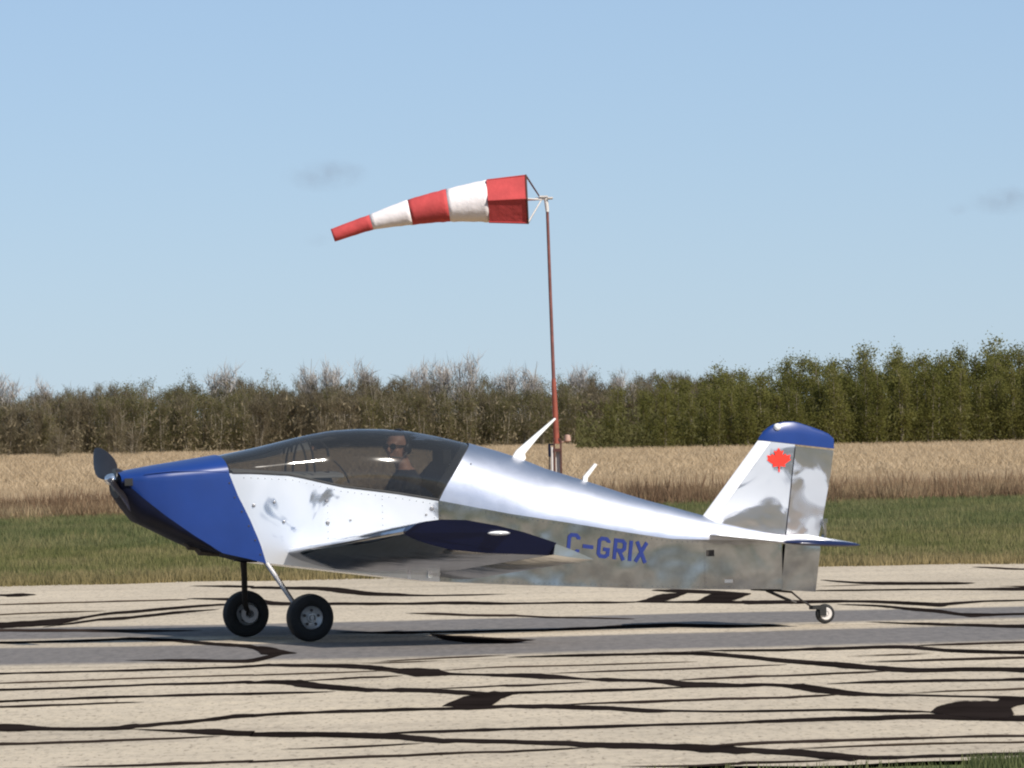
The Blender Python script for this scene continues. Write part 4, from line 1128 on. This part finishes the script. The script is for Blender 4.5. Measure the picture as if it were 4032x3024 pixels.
seat = [[A(x, .21, z), A(x, -.21, z), A(x + .06, -.21, z - .02), A(x + .06, .21, z - .02)] for x, z in ((1.02, .66), (1.08, .85), (1.15, 1.03), (1.19, 1.14), (1.22, 1.20))]
V, F = loft(seat, True, True, True); V2, F2 = box(A(.82, 0, .60), (.46, .42, .09))
mobj('pilot_seat', *merge((V, F), (V2, F2)), M['seat'], plane, True)
V, F = box(A(1.245, 0, 1.25), (.06, .24, .10)); mobj('headrest', V, F, M['seat'], plane, True)
V, F = tube([A(.62, 0, .48), A(.60, 0, .70), A(.56, 0, .86)], [.014, .012, .017], 8); mobj('control_stick', V, F, M['headset'], plane, True)
# bow and grab strap behind the windscreen
for x0 in (.17, .225):
    pts = []
    for a in np.linspace(.18, math.pi - .18, 18):
        zs, zt = f_sill(x0), f_top(x0)
        pts.append(A(x0, math.cos(a) * (fw(x0) - .035), zs + (zt - zs - .018) * math.sin(a) ** .92))
    V, F = tube(pts, .008, 6); mobj('canopy_bow', V, F, M['interior'], plane, True)
V, F = tube([A(.225, .12, 1.38), A(.30, .12, 1.385), A(.36, .12, 1.33), A(.37, .12, 1.27)], .009, 6); mobj('canopy_handle', V, F, M['interior'], plane, True)
V, F = tube([A(.40, .15, 1.24), A(.44, .16, 1.20), A(.475, .17, 1.15), A(.50, .18, 1.08)], .007, 6); mobj('canopy_stay', V, F, M['dark_steel'], plane, True)

# ------------------------------------------------------------------ pilot (one continuous remeshed body)
def fused(name, parts, voxel, parent_mats, mat_fn, smooth_it=6):
    V, F = merge(*parts)
    me = bpy.data.meshes.new(name); me.from_pydata([tuple(v) for v in V], [], F)
    bm = bmesh.new(); bm.from_mesh(me); bmesh.ops.recalc_face_normals(bm, faces=bm.faces); bm.to_mesh(me); bm.free()
    o = bpy.data.objects.new(name, me); col.objects.link(o)
    md = o.modifiers.new('r', 'REMESH'); md.mode = 'VOXEL'; md.voxel_size = voxel
    sm = o.modifiers.new('s', 'SMOOTH'); sm.iterations = smooth_it; sm.factor = .5
    dg = bpy.context.evaluated_depsgraph_get()
    res = bpy.data.meshes.new_from_object(o.evaluated_get(dg))
    bpy.data.objects.remove(o)
    res.name = name
    res.materials.clear()
    for m in parent_mats: res.materials.append(m)
    for p in res.polygons:
        p.material_index = mat_fn(p.center); p.use_smooth = True
    return bpy.data.objects.new(name, res)

def limb(pts, rad, n=12):
    path = []; rr = []
    for i in range(len(pts) - 1):
        for k in range(4):
            t = k / 4; path.append(Vector(pts[i]).lerp(Vector(pts[i + 1]), t)); rr.append(rad[i] + (rad[i + 1] - rad[i]) * t)
    path.append(Vector(pts[-1])); rr.append(rad[-1])
    return merge(tube(path, rr, n), ball(path[-1], rr[-1], n, 8), ball(path[0], rr[0], n, 8))

HC = A(.915, .0, 1.318); TURN = Matrix.Rotation(R(34), 3, 'Z')     # head turned towards the camera side
def hp(x, y, z): return HC + TURN @ Vector((x, y, z))            # x back of the head, y starboard, z up
def hball(c, r, n=16, m=12):
    V, F = ball((0, 0, 0), r, n, m); return [HC + TURN @ (Vector(c) + v) for v in V], F
parts = [
    hball((.012, 0, .035), (.094, .074, .082), 20, 14), hball((-.020, 0, -.030), (.066, .058, .078)), hball((-.045, 0, -.075), (.036, .034, .030)),
    hball((-.070, 0, .030), (.022, .050, .016)), hball((-.092, 0, -.012), (.022, .013, .020)), hball((-.085, 0, .010), (.014, .010, .026)),
    hball((-.078, 0, -.048), (.014, .026, .007)), hball((-.076, 0, -.062), (.013, .022, .007)),
    hball((-.050, .034, -.020), (.028, .022, .024)), hball((-.050, -.034, -.020), (.028, .022, .024)),
    hball((.012, .074, -.005), (.020, .012, .032)), hball((.012, -.074, -.005), (.020, .012, .032)),
    limb([hp(.02, 0, -.05), A(.975, 0, 1.14)], [.052, .058]),
    limb([A(.975, .14, 1.09), A(.975, -.14, 1.09)], [.066, .066]), limb([A(.975, 0, 1.11), A(.955, 0, .98), A(.925, 0, .80), A(.89, 0, .70)], [.09, .125, .125, .135]),
    limb([A(.955, .09, 1.02), A(.91, .08, .78)], [.10, .11]), limb([A(.955, -.09, 1.02), A(.91, -.08, .78)], [.10, .11])]
for sd in (1, -1):
    parts.append(limb([A(.975, sd * .175, 1.085), A(.86, sd * .225, .89), A(.66, sd * (.06 if sd < 0 else .17), .85)], [.060, .046, .030]))
    parts.append(limb([A(.88, sd * .09, .69), A(.52, sd * .13, .82), A(.22, sd * .12, .62)], [.088, .065, .042]))
    parts.append(limb([A(.22, sd * .12, .62), A(.13, sd * .12, .68)], [.042, .036]))
    # hand: palm, four unequal bent fingers, thumb
    hx, hy, hz = (.64, -.05, .86) if sd < 0 else (.63, .165, .855)
    if sd < 0: hx, hy = .63, -.035
    pv, pf = ball(A(hx - .025, hy, hz), (.042, .018, .040), 12, 8); parts.append((pv, pf))
    for k, ln in enumerate((.058, .066, .062, .050)):
        z = hz + .030 - k * .020; q = .030 if sd < 0 else -.030
        parts.append(limb([A(hx - .055, hy, z), A(hx - .055 - ln * .55, hy + q * .4, z), A(hx - .055 - ln * .60, hy + q * 1.3, z - .004)], [.0095, .0088, .0080], 8))
    parts.append(limb([A(hx - .010, hy, hz + .030), A(hx - .045, hy + (.02 if sd < 0 else -.02), hz + .050), A(hx - .075, hy + (.028 if sd < 0 else -.028), hz + .040)], [.012, .0105, .009], 8))

zc = 1.165
def body_mat(c):
    q = TURN.inverted() @ (c - HC)
    if c.z > zc and q.length < .22:
        return 2 if (q.z > .085 or (q.x > .045 and q.z > -.045)) else 0
    if c.x < .62 and c.z > .79 and abs(c.y) < .25 and c.x > .50: return 0
    return 1
pilot = fused('person', parts, .0075, [M['skin'], M['jacket'], M['hair']], body_mat)
link(pilot)
pilot.location = plane.location; pilot.rotation_euler = plane.rotation_euler
tag(pilot, 'pilot in dark jacket, sunglasses and headset seated under the tinted canopy', 'person')
V, F = [], []
for s in (1, -1):
    V, F = merge((V, F), hball((-.088, s * .031, .012), (.010, .029, .021), 12, 8), limb([hp(-.080, s * .055, .016), hp(0, s * .080, .016)], [.005, .004], 6))
V, F = merge((V, F), limb([hp(-.094, .012, .016), hp(-.094, -.012, .016)], [.004, .004], 6))
mobj('sunglasses', V, F, M['lens'], pilot, True)
V, F = [], []
for s in (1, -1): V, F = merge((V, F), hball((.014, s * .086, -.004), (.034, .020, .042), 14, 10))
V, F = merge((V, F), tube([hp(.014, math.cos(a) * .093, .0 + math.sin(a) * .130) for a in np.linspace(.1, math.pi - .1, 18)], .010, 8, .7),
             tube([hp(-.005, -.092, -.03), hp(-.05, -.085, -.07), hp(-.095, -.03, -.062)], [.005, .004, .007], 6))
mobj('headset', V, F, M['headset'], pilot, True)

# ------------------------------------------------------------------ windsock on its pole
PY = 142.6
pole = empty('windsock_pole', (.842, PY, 0))
tag(pole, 'slender red windsock pole standing in the dry grass behind the fuselage', 'pole')
def L(x, z, y=0.0): return Vector((x - .842, y, z))
V, F = tube([L(.782, 2.25), L(.752, 3.8), L(.724, 5.42)], [.034, .031, .028], 12); mobj('upper_pole', V, F, M['pole_dark'], pole, True)
V, F = tube([L(.815, 1.05), L(.80, 1.6), L(.783, 2.2), L(.781, 2.27)], [.056, .052, .045, .036], 12); mobj('lower_pole', V, F, M['pole_red'], pole, True)
for dx in (-.062, .062):
    V, F = box(L(.830 + dx, .55), (.035, .07, 1.15)); mobj('base_upright', V, F, M['rust'], pole)
V, F = box(L(.828, .93), (.15, .09, .06)); mobj('clamp', V, F, M['rust'], pole)
V, F = box(L(.826, 1.13), (.13, .09, .05)); mobj('clamp', V, F, M['rust'], pole)
V, F = tube([L(.725, -.05), L(.725, .99)], .032, 10); mobj('conduit_post', V, F, M['pale_post'], pole, True)
V, F = merge(box(L(.675, .92), (.045, .08, .22)), box(L(.71, 1.035), (.11, .05, .03))); mobj('switch_box', V, F, M['black'], pole)
V, F = tube([L(.66, -.05), L(.667, .45), L(.675, .82)], .012, 6); mobj('cable', V, F, M['black'], pole, True)
V, F = box(L(.835, .50, .05), (.085, .02, .80)); mobj('backing_plate', V, F, M['pale_post'], pole)
V, F = merge(tube([L(.86, 1.06), L(.96, 1.09), L(1.03, 1.09)], .016, 6), lathe([(.001, .10), (.05, .09), (.062, .02), (.062, -.02), (.03, -.05), (.001, -.05)], L(1.02, 1.12), 14, 'z')); mobj('obstruction_lamp', V, F, M['amber'], pole, True)

sock = empty('windsock', (.724, PY, 5.42))
tag(sock, 'red and white striped windsock blowing left from the pole top', 'windsock')
def K(x, z, y=0.0): return Vector((x - .724, y, z - 5.42))
secs = [(.340, 5.642, .452), (-.386, 5.622, .400), (-1.133, 5.556, .310), (-1.848, 5.440, .243), (-2.580, 5.268, .146), (-3.307, 5.035, .124)]
names = ['sock_red', 'sock_white', 'sock_red', 'sock_white', 'sock_red']
def sock_ring(c, r, d, n, ph, k):
    d = d.normalized(); b = Vector((0, 1, 0)); a = d.cross(b).normalized(); out = []
    for j in range(n):
        t = 2 * math.pi * j / n + ph
        rr = r * (1 + (.012 * math.sin(5 * t + k * 1.7) + .010 * math.sin(9 * t - k * 2.3)) * (0 if n == 6 else 1))
        out.append(c + (a * math.sin(t) + b * math.cos(t)) * rr)
    return out
cen = [K(x, z) for x, z, r in secs]
for i in range(5):
    n = 6 if i == 0 else 28
    rings = []
    M_ = 10
    for k in range(M_ + 1):
        t = k / M_
        p0, p1, p2, p3 = cen[max(i - 1, 0)], cen[i], cen[i + 1], cen[min(i + 2, 5)]
        c = .5 * ((2 * p1) + (p2 - p0) * t + (2 * p0 - 5 * p1 + 4 * p2 - p3) * t * t + (3 * p1 - p0 - 3 * p2 + p3) * t ** 3)
        r = secs[i][2] + (secs[i + 1][2] - secs[i][2]) * t
        if i > 0: r *= 1 - .004 * math.sin(math.pi * t)
        dd = (p2 - p1) if k in (0, M_) else (p2 - p1)
        if k == 0 and i > 0: dd = p2 - p0
        if k == M_ and i < 4: dd = p3 - p1
        rings.append(sock_ring(c, r * (1.13 if n == 6 else 1), dd, n, 0, i * 10 + k))
    V, F = loft(rings, True)
    o = mobj('sock_band', V, F, M[names[i]], sock, n != 6)
    sl = o.modifiers.new('cloth', 'SOLIDIFY'); sl.thickness = .006
r0 = sock_ring(cen[0] + Vector((.005, 0, 0)), .452 * 1.14, cen[1] - cen[0], 6, 0, 0)
V, F = tube(r0 + [r0[0]], .018, 6); mobj('mouth_hoop', V, F, M['rust'], sock, True)
r1 = sock_ring(cen[1], .40 * 1.135, cen[1] - cen[0], 6, 0, 0)
for j in range(6):
    V, F = tube([r0[j], r1[j]], .011, 5); mobj('frame_rod', V, F, M['sock_red'], sock, True)
for j in range(6):
    V, F = tube([r0[j], K(.62, 5.63), ], [.014, .012], 6); mobj('mouth_strut', V, F, M['rust'] if j in (1, 4) else M['pale_post'], sock, True)
V, F = merge(tube([K(.50, 5.645), K(.83, 5.655)], [.028, .024], 8), tube([K(.70, 5.655), K(.722, 5.45), K(.724, 5.40)], [.040, .036, .032], 10), box(K(.66, 5.69), (.16, .10, .03)), box(K(.79, 5.66), (.09, .16, .02)))
mobj('swivel', V, F, M['pale_post'], sock, True)

# ------------------------------------------------------------------ thin clouds, far off
def mat_cloud(name, dens):
    m = bpy.data.materials.new(name); m.use_nodes = True
    nt = m.node_tree; nt.nodes.clear()
    out = node(nt, 'ShaderNodeOutputMaterial'); pv = node(nt, 'ShaderNodeVolumePrincipled')
    pv.inputs['Color'].default_value = (.62, .64, .72, 1); pv.inputs['Anisotropy'].default_value = .2
    tc = node(nt, 'ShaderNodeTexCoord'); n = noise(nt, tc.outputs['Object'], .16, 4, .6)
    ln = node(nt, 'ShaderNodeVectorMath', operation='LENGTH'); nt.links.new(tc.outputs['Generated'], ln.inputs[0])
    sub = node(nt, 'ShaderNodeVectorMath', operation='SUBTRACT'); sub.inputs[1].default_value = (.5, .5, .5); nt.links.new(tc.outputs['Generated'], sub.inputs[0])
    nt.links.new(sub.outputs[0], ln.inputs[0])
    f = node(nt, 'ShaderNodeMapRange'); f.inputs['From Min'].default_value = .5; f.inputs['From Max'].default_value = .12; nt.links.new(ln.outputs['Value'], f.inputs['Value'])
    r = node(nt, 'ShaderNodeMapRange'); r.inputs['From Min'].default_value = .42; r.inputs['From Max'].default_value = .68; nt.links.new(n.outputs[0], r.inputs['Value'])
    mu = node(nt, 'ShaderNodeMath', operation='MULTIPLY'); nt.links.new(f.outputs[0], mu.inputs[0]); nt.links.new(r.outputs[0], mu.inputs[1])
    m2 = node(nt, 'ShaderNodeMath', operation='MULTIPLY'); nt.links.new(mu.outputs[0], m2.inputs[0]); m2.inputs[1].default_value = dens
    nt.links.new(m2.outputs[0], pv.inputs['Density']); nt.links.new(pv.outputs[0], out.inputs['Volume'])
    return m
def cloud(c, r, dens, label, seed):
    V, F = ball((0, 0, 0), r, 20, 12)
    o = mobj('cloud', V, F, mat_cloud('cloud vapour', dens), None, True)
    o.location = c
    tag(o, label, 'cloud')
cloud((-48, 2000, 67), (13, 12, 5.0), .05, 'small thin grey cloud above the windsock tip', 1)
cloud((131, 2000, 57), (12, 10, 4.5), .06, 'small grey cloud at the right picture edge', 2)
cloud((118.5, 2000, 55), (4, 4, 2.2), .06, 'tiny wisp of cloud just left of the right edge cloud', 3)
cloud((-50, 2000, 50), (5, 5, 2.4), .03, 'faint wisp of cloud below the windsock tip', 4)
